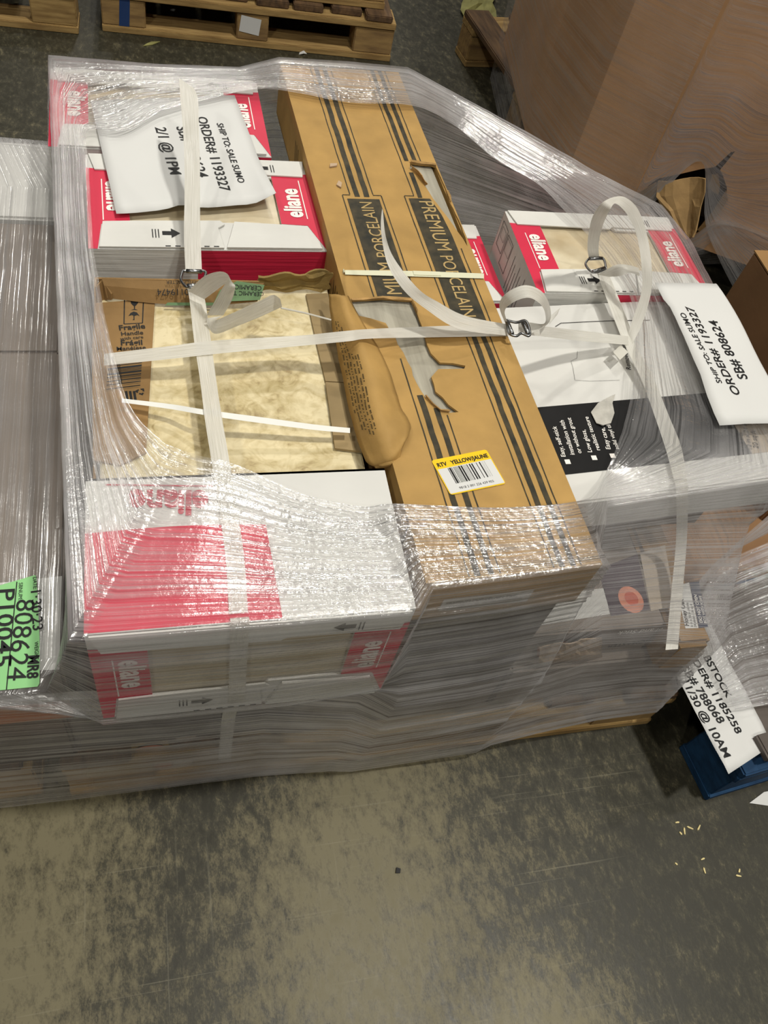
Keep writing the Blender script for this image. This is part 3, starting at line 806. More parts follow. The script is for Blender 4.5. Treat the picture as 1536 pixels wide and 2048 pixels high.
link('grey_lettering', b, mat('grey_ink', '#5d5750', .6), gb, world=True)
b = B(); wpx(b, 'Remove panel', (1262, 740), (1249, 682), zt, bold=.01)
pth = [at(*p, zt+.0006) for p in ((1111, 653), (1122, 646), (1160, 644), (1230, 641), (1300, 640))]
for i in range(4): seg2(b, pth[i], pth[i+1], .0012, lift=0)
pth = [at(*p, zt+.0006) for p in ((1155, 702), (1154, 716), (1142, 722), (1146, 735), (1150, 760), (1180, 762), (1240, 760))]
for i in range(6): seg2(b, pth[i], pth[i+1], .0004, lift=0)
link('panel_print', b, INK, Wc, world=True)
sc_ = thing('torn_paper_scrap', 'torn grey paper scrap lying on the black band at the right', 'paper', at(1210, 825, zt+.001))
b = B(); solid(b, [at(*p, zt+.003+.002*(i % 2)) for i, p in enumerate(((1182, 824), (1196, 806), (1216, 795), (1231, 788), (1225, 806), (1229, 826), (1222, 846), (1206, 850), (1193, 846)))], .001); link('scrap_sheet', b, mat('torn_grey_paper', '#b9b6ae', .8, .2, 60, .5, 150), sc_, world=True)

T = thing('peel_and_stick_carton', 'dark carton with oval badge and upside down lettering, low at the front right', 'box', (.56, .088, .2705))
b = B(); box(b, 0, .24, 0, .505, 0, .0895, .003); link('carton_body', b, TAUPE, T)
z = .3606
b = B(); flat(b, [at(*p, z) for p in ((1060, 1254), (1220, 1228), (1208, 1176), (1045, 1196))])
link('white_panel', b, WHITE, T, world=True)
b = B(); flat(b, [at(*p, z) for p in ((1222, 1232), (1300, 1220), (1275, 1108), (1196, 1138))]); pp = link('plum_panel', b, PLUM, T, world=True)
b = B(); cc = at(1262, 1199, z+.0004); b.faces.new([b.verts.new(cc + Vector((.020*math.cos(a), .023*math.sin(a), 0))) for a in [2*math.pi*k/28 for k in range(28)]]); ov = link('oval_badge', b, PEACH, pp, world=True)
b = B(); cc = at(1263, 1197, z+.0007); b.faces.new([b.verts.new(cc + Vector((.011*math.cos(a), .012*math.sin(a), 0))) for a in [2*math.pi*k/20 for k in range(20)]]); link('badge_centre', b, mat('badge_red', '#c4583f', .5), ov, world=True)
b = B(); flat(b, [at(*p, z) for p in ((1302, 1222), (1352, 1212), (1330, 1090), (1280, 1106))]); link('beige_panel', b, BEIGE, T, world=True)
b = B(); yn = Vector((0, -1, 0)); yy = .0878
write(b, 'TRAFFICMASTER', atY(1345, 1272, yy), atY(1216, 1290, yy), n=yn, bold=.005); link('front_lettering', b, mat('dark_ink_brown', '#2b2522', .6), T, world=True)
b = B(); write(b, 'Peel and Stick', atY(1346, 1253, yy), atY(1238, 1262, yy), n=yn); link('white_lettering', b, WINK, T, world=True)
b = B(); quad(b, *(atY(*p, yy-.0004) for p in ((1075, 1312), (1140, 1300), (1135, 1282), (1075, 1292)))); link('orange_strip', b, ORANGE, T, world=True)
b = B(); rows = []
for i in range(5):
    f = i/4; rows.append([atY(1078+j*10.4+1.5*math.sin(i*2), 1294 + f*38 - j*1.6 + 1.2*math.sin(j*1.3), (.076 if i < 4 else .083) + .002*math.sin(j*.8+i)) for j in range(13)])
grid(b, rows, .002); link('torn_flap', b, mat('taped_card', '#a8937c', .45, .25, 40, .7, 120), T, world=True)

H = thing('plank_pack', 'narrow kraft pack with white and dark end label at the front right corner', 'box', (.806, .05, .2705))
b = B(); box(b, 0, .062, 0, .55, 0, .0885, .008); link('pack_body', b, KRAFTD, H)
z = .2705+.0885+.0006
b = B(); flat(b, [at(*p, z) for p in ((1371, 1257), (1397, 1256), (1378, 1165), (1352, 1172))]); wl = link('white_label', b, PAPER, H, world=True)
b = B(); flat(b, [at(*p, z) for p in ((1398, 1256), (1416, 1254), (1398, 1163), (1379, 1165))]); dl = link('dark_label', b, mat('slate_print', '#41465a', .5), H, world=True)
b = B(); wpx(b, 'Honey Oak', (1378, 1252), (1366, 1198), z+.0002, bold=.02); wpx(b, '6 in x 36 in planks', (1386, 1254), (1376, 1206), z+.0002); wpx(b, '24 planks / 36 sq ft', (1393, 1255), (1384, 1208), z+.0002); link('label_lettering', b, INK, wl, world=True)
b = B(); wpx(b, 'DO NOT OPEN', (1405, 1246), (1393, 1190), z+.0002, bold=.02); wpx(b, 'BOX WITH KNIFE', (1413, 1247), (1402, 1192), z+.0002, bold=.01); link('label_lettering', b, WINK, dl, world=True)
plain_carton('carton between the dark carton and the white carton at the right', .60, .925, .26, .595, .3610, .4595, TAUPE)

# ------------------------------------------------------------------ shipping sheets
def sheet_text(root, par, lines, z, bold=.012, tree=None):
    b = B()
    for body, a, c in lines: wpx(b, body, a, c, z, bold=bold, tall=.88)
    if tree:
        bmesh.ops.triangulate(b, faces=b.faces)
        bmesh.ops.subdivide_edges(b, edges=[e_ for e_ in b.edges if e_.calc_length() > .006], cuts=2)
        for v in b.verts:
            h = tree.ray_cast(v.co + Vector((0, 0, .2)), Vector((0, 0, -1)))
            if h[0] is not None: v.co.z = h[0].z + .0007
    return link('sheet_lettering', b, INK, par, world=True)
LP = thing('shipping_sheet', 'white shipping sheet lying crooked on the left red and white cartons', 'paper', at(380, 310, .628))
zp = .6315
c0 = [at(*p, zp) for p in ((181, 205), (469, 194), (550, 410), (233, 431))]
rows = []
for i in range(13):
    v_ = i/12; rows.append([(c0[0].lerp(c0[1], j/16)).lerp(c0[3].lerp(c0[2], j/16), v_) + Vector((0, 0, .0025*noise.noise(Vector((j*.3, i*.3, 1))) + .0035 + .016*max(0, (j/16-.85)/.15)*max(0, (v_-.6)/.4) + .010*math.exp(-((j-6.5)/1.2)**2)*max(0, v_-.35))) for j in range(17)])
b = B(); grid(b, rows, .0003); bt_ = BVHTree.FromBMesh(b); lps = link('paper_sheet', b, PAPER, LP, smooth=True, world=True)
sheet_text(LP, lps, (('SHIP TO: SALE SUMO', (433, 247), (477, 366)), ('ORDER# 1193327', (394, 235), (441, 382)), ('SB# 808624', (352, 253), (396, 354)), ('2/1 @ 1PM', (310, 255), (341, 351))), zp+.004, tree=bt_)

RP = thing('shipping_sheet', 'white shipping sheet at the right edge, folded over the carton side', 'paper', at(1400, 700, .548))
zp = .566
L = [at(1310, 566, zp), at(1348, 640, zp), at(1384, 722, zp), at(1440, 850, zp)]; L = crs(L, 13)
xr = 1.0
rows = []
for i in range(13):
    p = L[i]; xe = 1.002 + .004*math.sin(i*.5)
    row = [Vector((p.x + (xe-p.x)*k/6, p.y + .003*k/6, zp + .003*noise.noise(Vector((k*.4, i*.4, 5))) + (.006*math.exp(-((k-.5)/1.)**2) if 2 < i < 10 else 0))) for k in range(7)]
    for a_ in (20, 45, 70, 88): row.append(Vector((xe + .012*math.sin(math.radians(a_)), p.y+.003, zp - .012*(1-math.cos(math.radians(a_))))))
    row += [Vector((xe+.0125, p.y+.003, zp-.05)), Vector((xe+.013, p.y+.003, zp-.10))]
    rows.append(row)
b = B(); grid(b, rows, .0003); bt_ = BVHTree.FromBMesh(b); rps = link('paper_sheet', b, PAPER, RP, smooth=True, world=True)
sheet_text(RP, rps, (('SHIP TO: SALE SUMO', (1443, 769), (1367, 630)), ('ORDER# 1193327', (1483, 789), (1385, 614)), ('SB# 808624', (1497, 757), (1434, 640))), zp+.001, tree=bt_)

# ------------------------------------------------------------------ low stack at the right on the blue pallet
zb = .158
plain_carton('low dark carton on the blue pallet, under the order sheet', 0, .5, 0, .30, .1405, zb, TAUPED, yaw=.12, origin=(.975, -.072, .1405))
plain_carton('low brown carton on the blue pallet behind the order sheet', 0, .55, 0, .33, .1405, .195, BROWN, yaw=.12, origin=(.945, .236, .1405))
BS = thing('shipping_sheet', 'white order sheet draped on the low wrapped stack by the blue pallet', 'paper', at(1440, 1400, zb))
zp = zb + .004
q = [at(*p, zp) for p in ((1330, 1310), (1400, 1210), (1545, 1490), (1456, 1549))]
rows = [[q[0].lerp(q[1], j/10).lerp(q[3].lerp(q[2], j/10), i/14) + Vector((0, 0, .0015 + .004*noise.noise(Vector((j*.35, i*.35, 8))))) for j in range(11)] for i in range(15)]
b = B(); grid(b, rows, .0003); bt_ = BVHTree.FromBMesh(b); bss = link('paper_sheet', b, PAPER, BS, smooth=True, world=True)
sheet_text(BS, bss, (('BSTOCK', (1406, 1315), (1454, 1397)), ('ORDER# 1185258', (1364, 1290), (1472, 1469)), ('SB# 788068', (1362, 1335), (1437, 1449)), ('11/30 @ 10AM', (1364, 1364), (1448, 1517))), zp+.001, bold=.02, tree=bt_)
bt = plain_carton('low brown carton with dark end at the bottom right corner', 0, .3, 0, .12, .1405, .172, TAUPED, yaw=.12, origin=(1.03, -.066, .1585))
bt.location = (1.015, -.085, .1590); bt.scale = (1, .35, .5)
pp = thing('loose_paper', 'white paper corner lying on the floor at the right edge', 'paper', at(1530, 1596, 0))
b = B(); solid(b, [at(1499, 1606, .002), at(1528, 1584, .004), at(1600, 1570, .006), at(1610, 1622, .003)], .0006); link('paper_sheet', b, PAPER, pp, world=True)
# taller brown box beyond
Bx = thing('cardboard_box', 'tall plain brown cardboard box at the right edge behind the shipping sheet', 'box', (1.205, .36, .1405))
b = B(); box(b, 0, .5, 0, .425, 0, .36, .004); link('box_body', b, BROWN, Bx)
b = B(); box(b, .0, .5, .0, .212, .36, .363); link('top_flap', b, mat('brown_card_light', '#a07c50', .7, .14, 12), Bx)
b = B(); box(b, .0, .5, .2135, .425, .36, .363); link('top_flap', b, MATS['brown_card_light'], Bx)
b = B()
for q in range(3): seg2(b, at(1441+q*3, 1098+q*18, .1956), at(1500+q*5, 1094+q*18, .1956), .003, lift=0)
b.free()

# ------------------------------------------------------------------ bulk bin, octagonal, torn open low at the front
oc = [(1.20, 2.25), (1.13, 1.75), (1.165, 1.50), (1.30, 1.36), (1.66, 1.16), (2.25, 1.25), (2.55, 1.9), (2.0, 2.5)]
z0g, z1g = .142, 1.25
GB = thing('bulk_bin', 'huge brown octagonal cardboard bin wrapped in film, torn open low down', 'box', (1.75, 1.8, z0g))
b = B()
for i in range(8):
    a, c = oc[i], oc[(i+1) % 8]
    if i == 3: continue
    n = 6; rows = []
    for k in range(7):
        z = z0g + (z1g-z0g)*k/6; bul = 0
        row = []
        for j in range(n+1):
            x = a[0]+(c[0]-a[0])*j/n; y = a[1]+(c[1]-a[1])*j/n; d = Vector((x-1.8, y-1.8, 0)).normalized()
            row.append(Vector((x, y, z)) + d*bul*.6)
        rows.append(row)
    grid(b, rows)
# front left panel with the hole
a, c = Vector((*oc[3], 0)), Vector((*oc[4], 0)); ex = (c-a).normalized(); pn = Vector((ex.y, -ex.x, 0)); PL = (c-a).length
def onp(px, py, off=0): return atP(px, py, a + pn*off, pn)
hole = [onp(*p) for p in ((1256, 408), (1285, 382), (1313, 358), (1360, 348), (1403, 338), (1430, 334), (1462, 304), (1470, 303), (1440, 340), (1446, 352), (1454, 376), (1452, 405), (1430, 435), (1395, 465), (1372, 470), (1345, 460), (1320, 440), (1290, 425))]
outer = [a + Vector((0, 0, z0g)), c + Vector((0, 0, z0g)), c + Vector((0, 0, z1g)), a + Vector((0, 0, z1g))]
flat(b, outer, [hole])
bmesh.ops.remove_doubles(b, verts=b.verts, dist=.001)
bin_panel = link('bin_wall', b, BINB, GB, world=True)
b = B(); b.faces.new([b.verts.new((x, y, z1g)) for x, y in oc]); link('bin_lid', b, BINB, GB, world=True)
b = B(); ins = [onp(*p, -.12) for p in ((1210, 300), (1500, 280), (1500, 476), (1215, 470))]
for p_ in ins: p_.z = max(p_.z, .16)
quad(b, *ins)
link('hole_shade_sheet', b, mat('hole_shade_brown', '#3b2c1e', .8), GB, world=True)  # dark sheet set behind the hole; its colour stands for the shade inside
# torn flaps hanging out of the hole
b = B(); rows = []
FL_ = [(1316, 362), (1314, 392), (1330, 420), (1344, 442), (1358, 462), (1374, 474)]; FR_ = [(1412, 356), (1411, 384), (1403, 412), (1398, 440), (1394, 460), (1388, 474)]
for i in range(6): rows.append([onp(*FL_[i], .012+.018*i/5+.006*math.sin(i)).lerp(onp(*FR_[i], .02+.02*i/5), j/6) + pn*(.006*math.sin(j*1.1)) for j in range(7)])
grid(b, rows, .005); link('torn_flap', b, mat('fresh_torn_card', '#b08f60', .8, .15, 30, .3, 100), GB, world=True)
b = B(); solid(b, [onp(*p, .012) for p in ((1262, 400), (1285, 380), (1312, 364), (1316, 378), (1305, 404), (1270, 408))], .004); link('torn_flap', b, KRAFTD, GB, world=True)
b = B(); solid(b, [onp(*p, -.012) for p in ((1418, 372), (1424, 350), (1436, 348), (1440, 372), (1437, 390), (1424, 382))], .004); link('torn_flap', b, MATS['fresh_torn_card'], GB, world=True)
b = B(); solid(b, [onp(*p, .004) for p in ((1452, 380), (1456, 398), (1436, 430), (1400, 462), (1395, 458), (1425, 422))], .004); link('torn_flap', b, KRAFTD, GB, world=True)

# ------------------------------------------------------------------ straps
def ribbon(pairs, n, name, parent, m=STRAP, th=.0006):
    A_ = crs([p[0] for p in pairs], n); C_ = crs([p[1] for p in pairs], n)
    rows = [[A_[i].lerp(C_[i], k/4) for k in range(5)] for i in range(n)]
    b = B(); uvl = b.loops.layers.uv.new('UVMap')
    V = [[b.verts.new(p) for p in r] for r in rows]; cum = [0]
    for i in range(1, n): cum.append(cum[-1] + (A_[i]-A_[i-1]).length)
    for i in range(n-1):
        for j in range(4):
            f = b.faces.new([V[i][j], V[i][j+1], V[i+1][j+1], V[i+1][j]])
            for l, (ii, jj) in zip(f.loops, ((i, j), (i, j+1), (i+1, j+1), (i+1, j))): l[uvl].uv = (cum[ii]*4, jj/4)
    return link(name, b, m, parent, smooth=True, world=True)
def pr(l, r, zl, zr=None): return (at(*l, zl), at(*r, zr if zr is not None else zl))
def c8(x, y): return (340 + x*300/1536, 500 + y*300/1536)
def c6(x, y): return (900 + x*636/1536, 380 + y*636/1536)

def buckle(parent, pts, bars):
    b = B(); tube(b, crs([Vector(p) for p in pts] + [Vector(pts[0])], 40)[:-1], .0019, 8, closed=True)
    o = link('wire_buckle', b, STEEL, parent, smooth=True, world=True)
    b = B()
    for p, q in bars: tube(b, [p, Vector(p).lerp(Vector(q), .5), q], .0029, 8)
    link('buckle_bar', b, STEEL, o, smooth=True, world=True)

S1 = thing('cord_strap', 'white corded strap running front to back over the left boxes, with a curled tail', 'strap', at(420, 800, .65))
ribbon([pr((358, 156), (388, 176), .745), pr((361, 200), (396, 200), .74), pr((366, 260), (398, 258), .725), pr((369, 330), (400, 328), .70), pr((369, 400), (400, 400), .68), pr((368, 470), (401, 470), .66), pr((371, 544), (404, 546), .648)], 40, 'free_end', S1)
ribbon([pr((374, 574), (400, 570), .648), pr((379, 600), (410, 600), .650), pr((388, 680), (421, 676), .655), pr((400, 760), (432, 756), .655), pr((410, 840), (444, 836), .655), pr((421, 910), (456, 905), .655), pr((437, 1010), (472, 1004), .6525), pr((452, 1120), (488, 1112), .6525), pr((458, 1228), (496, 1224), .6525)], 70, 'long_run', S1)
f0 = (at(460, 1240, .652), at(498, 1235, .652)); xl, xr_ = f0[0].x, f0[1].x
yf = -.0035
ribbon([(Vector((xl, .004, .6525)), Vector((xr_, .004, .6525))), (Vector((xl, yf, .648)), Vector((xr_, yf, .648))), (Vector((xl+.002, yf, .55)), Vector((xr_+.002, yf, .55))), (Vector((xl+.004, yf, .45)), Vector((xr_+.004, yf, .45))), (Vector((xl+.004, .040, .30)), Vector((xr_+.004, .040, .30))), (Vector((xl+.004, .047, .10)), Vector((xr_+.004, .047, .10)))], 50, 'front_drop', S1)
ribbon([pr(c8(185, 420), c8(350, 505), .661), pr(c8(350, 270), c8(460, 425), .70, .69), pr(c8(520, 220), c8(570, 345), .73, .71), pr(c8(605, 275), c8(645, 345), .735, .715), pr(c8(540, 385), c8(668, 385), .715, .72), pr(c8(450, 540), c8(630, 520), .69), pr(c8(375, 670), c8(545, 670), .667)], 60, 'curled_tail', S1)
ribbon([pr(c8(378, 700), c8(545, 670), .666, .668), pr(c8(385, 770), c8(480, 712), .658, .672), pr(c8(470, 858), c8(520, 700), .657, .68), pr(c8(700, 775), c8(800, 572), .66, .69), pr(c8(900, 695), c8(930, 515), .665, .69), pr(c8(1110, 600), c8(1055, 460), .668, .69), pr(c8(1148, 582), c8(1128, 500), .675, .69)], 60, 'curled_tail', S1)
buckle(S1, [at(*c8(130, 215), .652), at(*c8(110, 290), .652), at(*c8(130, 340), .654), at(*c8(180, 380), .656), at(*c8(280, 370), .656), at(*c8(355, 280), .654), at(*c8(345, 215), .652)], [(at(*c8(165, 215), .653), at(*c8(325, 222), .653)), (at(*c8(175, 370), .657), at(*c8(285, 362), .657))])

S2 = thing('cord_strap', 'white corded strap running left to right across the stack, with a long curved tail', 'strap', at(800, 665, .655))
ribbon([pr((208, 708), (208, 731), .640), pr((230, 705), (230, 729), .646), pr((340, 692), (340, 718), .654), pr((430, 681), (430, 708), .658), pr((600, 671), (600, 692), .662), pr((660, 665), (662, 686), .674), pr((700, 661), (702, 682), .680), pr((740, 658), (745, 677), .674), pr((880, 652), (900, 674), .656), pr((1015, 649), (1018, 672), .657)], 70, 'long_run', S2)
ribbon([pr((1058, 648), (1056, 670), .656), pr((1090, 653), (1085, 673), .640), pr((1170, 662), (1165, 682), .59), pr((1262, 673), (1258, 690), .556)], 30, 'right_run', S2)
ribbon([pr((764, 417), (766, 422), .765), pr((762, 462), (772, 475), .76), pr((775, 528), (791, 521), .745), pr((807, 580), (837, 578), .725), pr((853, 619), (878, 605), .705), pr((918, 658), (932, 632), .685), pr((1012, 671), (1018, 649), .662)], 50, 'free_end', S2)
ribbon([pr((1012, 650), (1022, 660), .662), pr(c6(238, 560), c6(264, 590), .685), pr(c6(272, 498), c6(302, 545), .71), pr(c6(360, 460), c6(375, 520), .725), pr(c6(440, 487), c6(430, 545), .72), pr(c6(482, 560), c6(458, 590), .70), pr(c6(478, 640), c6(455, 645), .68), pr(c6(392, 692), c6(385, 640), .663), pr(c6(330, 690), c6(330, 640), .660)], 60, 'loop', S2)
ribbon([pr(c6(470, 620), c6(480, 650), .665), pr(c6(534, 568), c6(520, 600), .672)], 8, 'cut_end', S2)
buckle(S2, [at(*c6(272, 628), .668), at(*c6(285, 690), .667), at(*c6(320, 705), .667), at(*c6(345, 692), .667), at(*c6(380, 705), .667), at(*c6(385, 680), .668), at(*c6(365, 632), .668), at(*c6(320, 640), .668)], [(at(*c6(278, 640), .669), at(*c6(300, 695), .669)), (at(*c6(352, 640), .669), at(*c6(378, 695), .669))])

S3 = thing('cord_strap', 'white corded strap over the right stack, rising in a tall loop', 'strap', at(1230, 640, .56))
ribbon([pr(c6(672, 335), c6(722, 330), .578), pr(c6(664, 285), c6(718, 290), .61), pr(c6(668, 220), c6(722, 235), .65), pr(c6(688, 130), c6(742, 160), .69), pr(c6(735, 62), c6(772, 98), .72), pr(c6(800, 32), c6(795, 66), .725), pr(c6(855, 40), c6(828, 85), .72), pr(c6(912, 100), c6(868, 140), .70), pr(c6(955, 230), c6(905, 232), .67), pr(c6(975, 380), c6(925, 370), .64), pr(c6(970, 500), c6(925, 490), .61), pr(c6(930, 640), c6(880, 630), .575), pr(c6(880, 745), c6(858, 705), .556)], 90, 'loop', S3)
ribbon([pr((1194, 546), (1217, 546), .563), pr((1231, 645), (1256, 643), .560), pr((1252, 695), (1270, 688), .556), pr((1283, 760), (1305, 752), .548), pr((1312, 840), (1338, 832), .543), pr((1332, 900), (1362, 892), .541), pr((1348, 960), (1374, 955), .540)], 50, 'long_run', S3)
ribbon([(at(1348, 962, .5400), at(1374, 957, .5400)), (at(1352, 985, .538), at(1376, 981, .538)), (atY(1352, 1080, .195), atY(1374, 1076, .195)), (atY(1343, 1180, .130), atY(1366, 1178, .130)), (atY(1331, 1300, .0465), atY(1356, 1298, .0465))], 40, 'front_drop', S3)
ribbon([pr(c6(712, 408), c6(768, 420), .574), pr(c6(800, 362), c6(822, 415), .60), pr(c6(860, 362), c6(868, 400), .61), pr(c6(912, 376), c6(915, 415), .62)], 24, 'cut_end', S3)
buckle(S3, [at(*c6(672, 330), .582), at(*c6(655, 360), .580), at(*c6(690, 398), .580), at(*c6(745, 385), .582), at(*c6(752, 370), .584), at(*c6(735, 328), .584)], [(at(*c6(672, 332), .585), at(*c6(735, 330), .585)), (at(*c6(690, 395), .584), at(*c6(748, 376), .584))])
b = B(); solid(b, [at(*p, .556) for p in ((1226, 704), (1241, 690), (1257, 704), (1240, 720))], .0005); link('cut_end', b, STRAP, S3, world=True)

nb = thing('narrow_band', 'thin white plastic band across the marbled tile', 'strap', at(470, 830, .63))
ribbon([pr((244, 797), (244, 805), .632), pr((340, 808), (340, 818), .638), pr((415, 820), (415, 831), .652), pr((520, 834), (520, 846), .645), pr((630, 849), (630, 860), .638), pr((700, 856), (700, 866), .633)], 30, 'band', nb, m=mat('white_plastic', '#e9e9e4', .4, .04))
nb = thing('narrow_band', 'thin cream plastic band round the long kraft carton by its lettering', 'strap', at(830, 550, .65))
ribbon([pr((690, 540), (690, 549), .652), pr((830, 542), (830, 553), .652), pr((968, 547), (968, 557), .652)], 20, 'band', nb, m=mat('cream_plastic', '#d9d8bd', .4, .04))
b = B(); p = at(826, 542, .653); q = at(880, 544, .653); d = (q-p); u = Vector((-d.y, d.x, 0)).normalized()*.0075; solid(b, [p - u, q - u, q + u*.1, p + u*.1], .0008); link('band_seal', b, MATS['cream_plastic'], nb, world=True)
b = B(); A0 = at(690, 544, .652); ribbon([(A0 + Vector((0, .003, 0)), A0 + Vector((0, -.003, 0))), (A0 + Vector((-.003, .003, -.004)), A0 + Vector((-.003, -.003, -.004))), (A0 + Vector((-.003, .003, -.08)), A0 + Vector((-.003, -.003, -.08)))], 12, 'band', nb, m=MATS['cream_plastic']); b.free()
nb = thing('plastic_thread', 'thin clear thread stretched between the curled strap tail and the long carton', 'thread', at(610, 630, .66))
b = B(); tube(b, [at(562, 616, .668), at(610, 626, .660), at(662, 640, .650)], .0012, 6); link('thread', b, STRAP, nb, world=True)

# ------------------------------------------------------------------ stretch film
def film(name, label, stations, nv, m, nu_per=.012, dens=None, crink=None, smooth_rows=(0,), wr=.0016, closed=False, cat='plastic wrap', bands=None):
    """stations: list of columns, each the same number of points (inner edge to bottom)"""
    R = len(stations[0]); n = len(stations); cols = []; meta = []
    segs = n if closed else n-1
    for i in range(segs):
        a, c = stations[i], stations[(i+1) % n]
        L = max((Vector(a[k]) - Vector(c[k])).length for k in range(R)); k = max(2, int(L/nu_per))
        for q in range(k):
            f = q/k; col = []
            for r_ in range(R):
                if r_ in smooth_rows:
                    p0 = Vector(stations[(i-1) % n][r_] if (closed or i > 0) else a[r_]); p1 = Vector(a[r_]); p2 = Vector(c[r_]); p3 = Vector(stations[(i+2) % n][r_] if (closed or i+2 < n) else c[r_])
                    col.append(.5*((2*p1)+(p2-p0)*f+(2*p0-5*p1+4*p2-p3)*f*f+(3*p1-p0-3*p2+p3)*f**3))
                else: col.append(Vector(a[r_]).lerp(Vector(c[r_]), f))
            da = [dens[i][r_]*(1-f) + dens[(i+1) % n][r_]*f for r_ in range(R)]; ca = [crink[i][r_]*(1-f) + crink[(i+1) % n][r_]*f for r_ in range(R)]
            cols.append(col); meta.append((da, ca))
    if not closed:
        cols.append([Vector(p) for p in stations[-1]]); meta.append((dens[-1], crink[-1]))
    Cn = len(cols); b = B(); uvl = b.loops.layers.uv.new('UVMap'); lay = b.verts.layers.float.new('layers'); crl = b.verts.layers.float.new('crinkle'); rdl = b.verts.layers.float.new('ridge')
    V = []; U = []; VROW = [0]
    for k in range(R-1): VROW.append(VROW[-1] + sum((c_[k+1]-c_[k]).length for c_ in cols)/Cn)
    cum = 0
    for j, col in enumerate(cols):
        if j: cum += sum((cols[j][k]-cols[j-1][k]).length for k in range(R))/R
        vc = []; uc = []; vv = 0
        for k in range(R):
            steps = nv[k] if k < R-1 else 1
            for s_ in range(steps):
                f = s_/steps
                p = col[k].lerp(col[k+1], f) if k < R-1 else col[k]
                d = meta[j][0][k]*(1-f) + meta[j][0][min(k+1, R-1)]*f; c_ = meta[j][1][k]*(1-f) + meta[j][1][min(k+1, R-1)]*f
                w = noise.noise(p*38)*wr + noise.noise(p*110)*wr*.4
                vv = VROW[k] + (VROW[k+1]-VROW[k])*f if k < R-1 else VROW[k]
                off = Vector((w*.5, -abs(w)*.8, abs(w)*.9))
                if len(nv) == 5 and k >= 1 and p.y < .25 and -.2 < p.x < .58:
                    q_ = max(0, noise.noise(Vector((cum*2.2, vv*75, 1.7)))) * min(1, f*5 + (k > 1)); off += Vector((0, -.0055*q_, .001*q_))
                v = b.verts.new(p + off); v[lay] = d; v[crl] = c_; v[rdl] = 0.0 if len(nv) < 5 else (0, min(1, f*6), 1, 1, 1)[k] * (1.0 if p.y < .25 and -.05 < p.x < .58 else .2)
                vc.append(v); uc.append((cum, vv))
        V.append(vc); U.append(uc)
    nr = len(V[0])
    for j in range(Cn if closed else Cn-1):
        j2 = (j+1) % Cn
        for k in range(nr-1):
            f = b.faces.new([V[j][k], V[j2][k], V[j2][k+1], V[j][k+1]])
            u2 = (U[j2][k][0], U[j2][k+1][0]) if j2 else (cum+.01, cum+.01)
            for l, uvv in zip(f.loops, ((U[j][k]), (u2[0], U[j2][k][1]), (u2[1], U[j2][k+1][1]), (U[j][k+1]))): l[uvl].uv = uvv
    o = link(name, b, m, None, smooth=True); tag(o, label, cat)
    return o

ST = []; DE = []; CK = []
def sta(inner, top, m1, m2, bot, d=(.3, .35, .45, .6, .6), c=(1, .6, .3, .2, .2)):
    ST.append([Vector(p) for p in (inner, top, m1, m2, bot)]); DE.append(d); CK.append(c)
LD = (.25, .55, .16, .12, .3); LC = (.8, .5, .05, .1, .2)
def lt(y):  # taut line from the back left corner to the front left corner
    f = (1.03-y)/1.045; return Vector((-.066+.054*f, y, .636+.022*f))
def left(px, py, z, y, d=LD): sta(at(px, py, z), lt(y), (-.04-.0*y, y+.01, .459), (-.535, y+.02, .4575), (-.54, y+.02, .03), d, LC)
left(176, 262, .646, .93); left(178, 330, .646, .80); left(187, 490, .646, .62); left(206, 610, .648, .48); left(228, 710, .650, .36); left(262, 815, .655, .20)
left(322, 880, .658, .06)
FC = Vector((-.012, -.008, .657))
sta(at(345, 893, .659), FC, (-.06, .03, .459), (-.535, .052, .4575), (-.54, .048, .02), (.3, .4, .2, .3, .45), (1, .6, .1, .2, .2))
FD = (.22, .32, .34, .62, .7); FK = (1.2, .9, .5, .3, .3)
sta(at(400, 912, .660), (.004, -.010, .657), (.0, -.009, .44), (-.03, .044, .42), (-.088, .044, .006), (.22, .28, .30, .34, .36), (.15, .12, .3, .3, .3))
sta(at(470, 928, .661), (.09, -.010, .657), (.09, -.009, .44), (.08, .044, .40), (.05, .044, .006), (.22, .32, .32, .42, .45), (.4, .22, .3, .3, .3))
sta(at(600, 985, .661), (.21, -.010, .657), (.21, -.009, .44), (.20, .044, .40), (.20, .044, .006), FD, FK)
sta(at(720, 1012, .662), (.327, -.010, .657), (.322, -.004, .45), (.315, .02, .40), (.32, .036, .010), FD, FK)
PD = (.28, .36, .55, .62, .7); PK = (1.3, 1.2, .6, .3, .3)
sta(at(790, 1007, .660), (.345, .016, .657), (.345, .018, .555), (.36, .004, .37), (.36, .03, .012), PD, PK)
sta(at(1000, 1015, .660), (.45, .022, .657), (.45, .024, .555), (.465, .008, .37), (.465, .03, .02), PD, PK)
sta(at(1150, 1003, .660), (.556, .030, .656), (.562, .034, .56), (.575, .02, .368), (.575, .03, .03), PD, PK)
RDN = (.22, .45, .36, .26, .85); RK = (.9, .5, .3, .3, .3)
sta(at(1190, 985, .61), (.566, .06, .62), (.585, .06, .54), (.60, .045, .366), (.60, .036, .04), RDN, RK)
sta(at(1208, 950, .548), (.66, .185, .540), (.66, .16, .50), (.68, .06, .368), (.68, .04, .06), RDN, RK)
sta(at(1225, 915, .552), (.82, .196, .550), (.80, .17, .50), (.79, .055, .368), (.79, .044, .08), RDN, RK)
sta(at(1243, 865, .556), (1.000, .214, .552), (.93, .19, .46), (.872, .042, .366), (.90, .042, .09), RDN, RK)
sta(at(1262, 790, .560), (1.008, .262, .550), (1.005, .262, .46), (.935, .20, .30), (.938, .15, .09), (.22, .14, .2, .2, .3), RK)
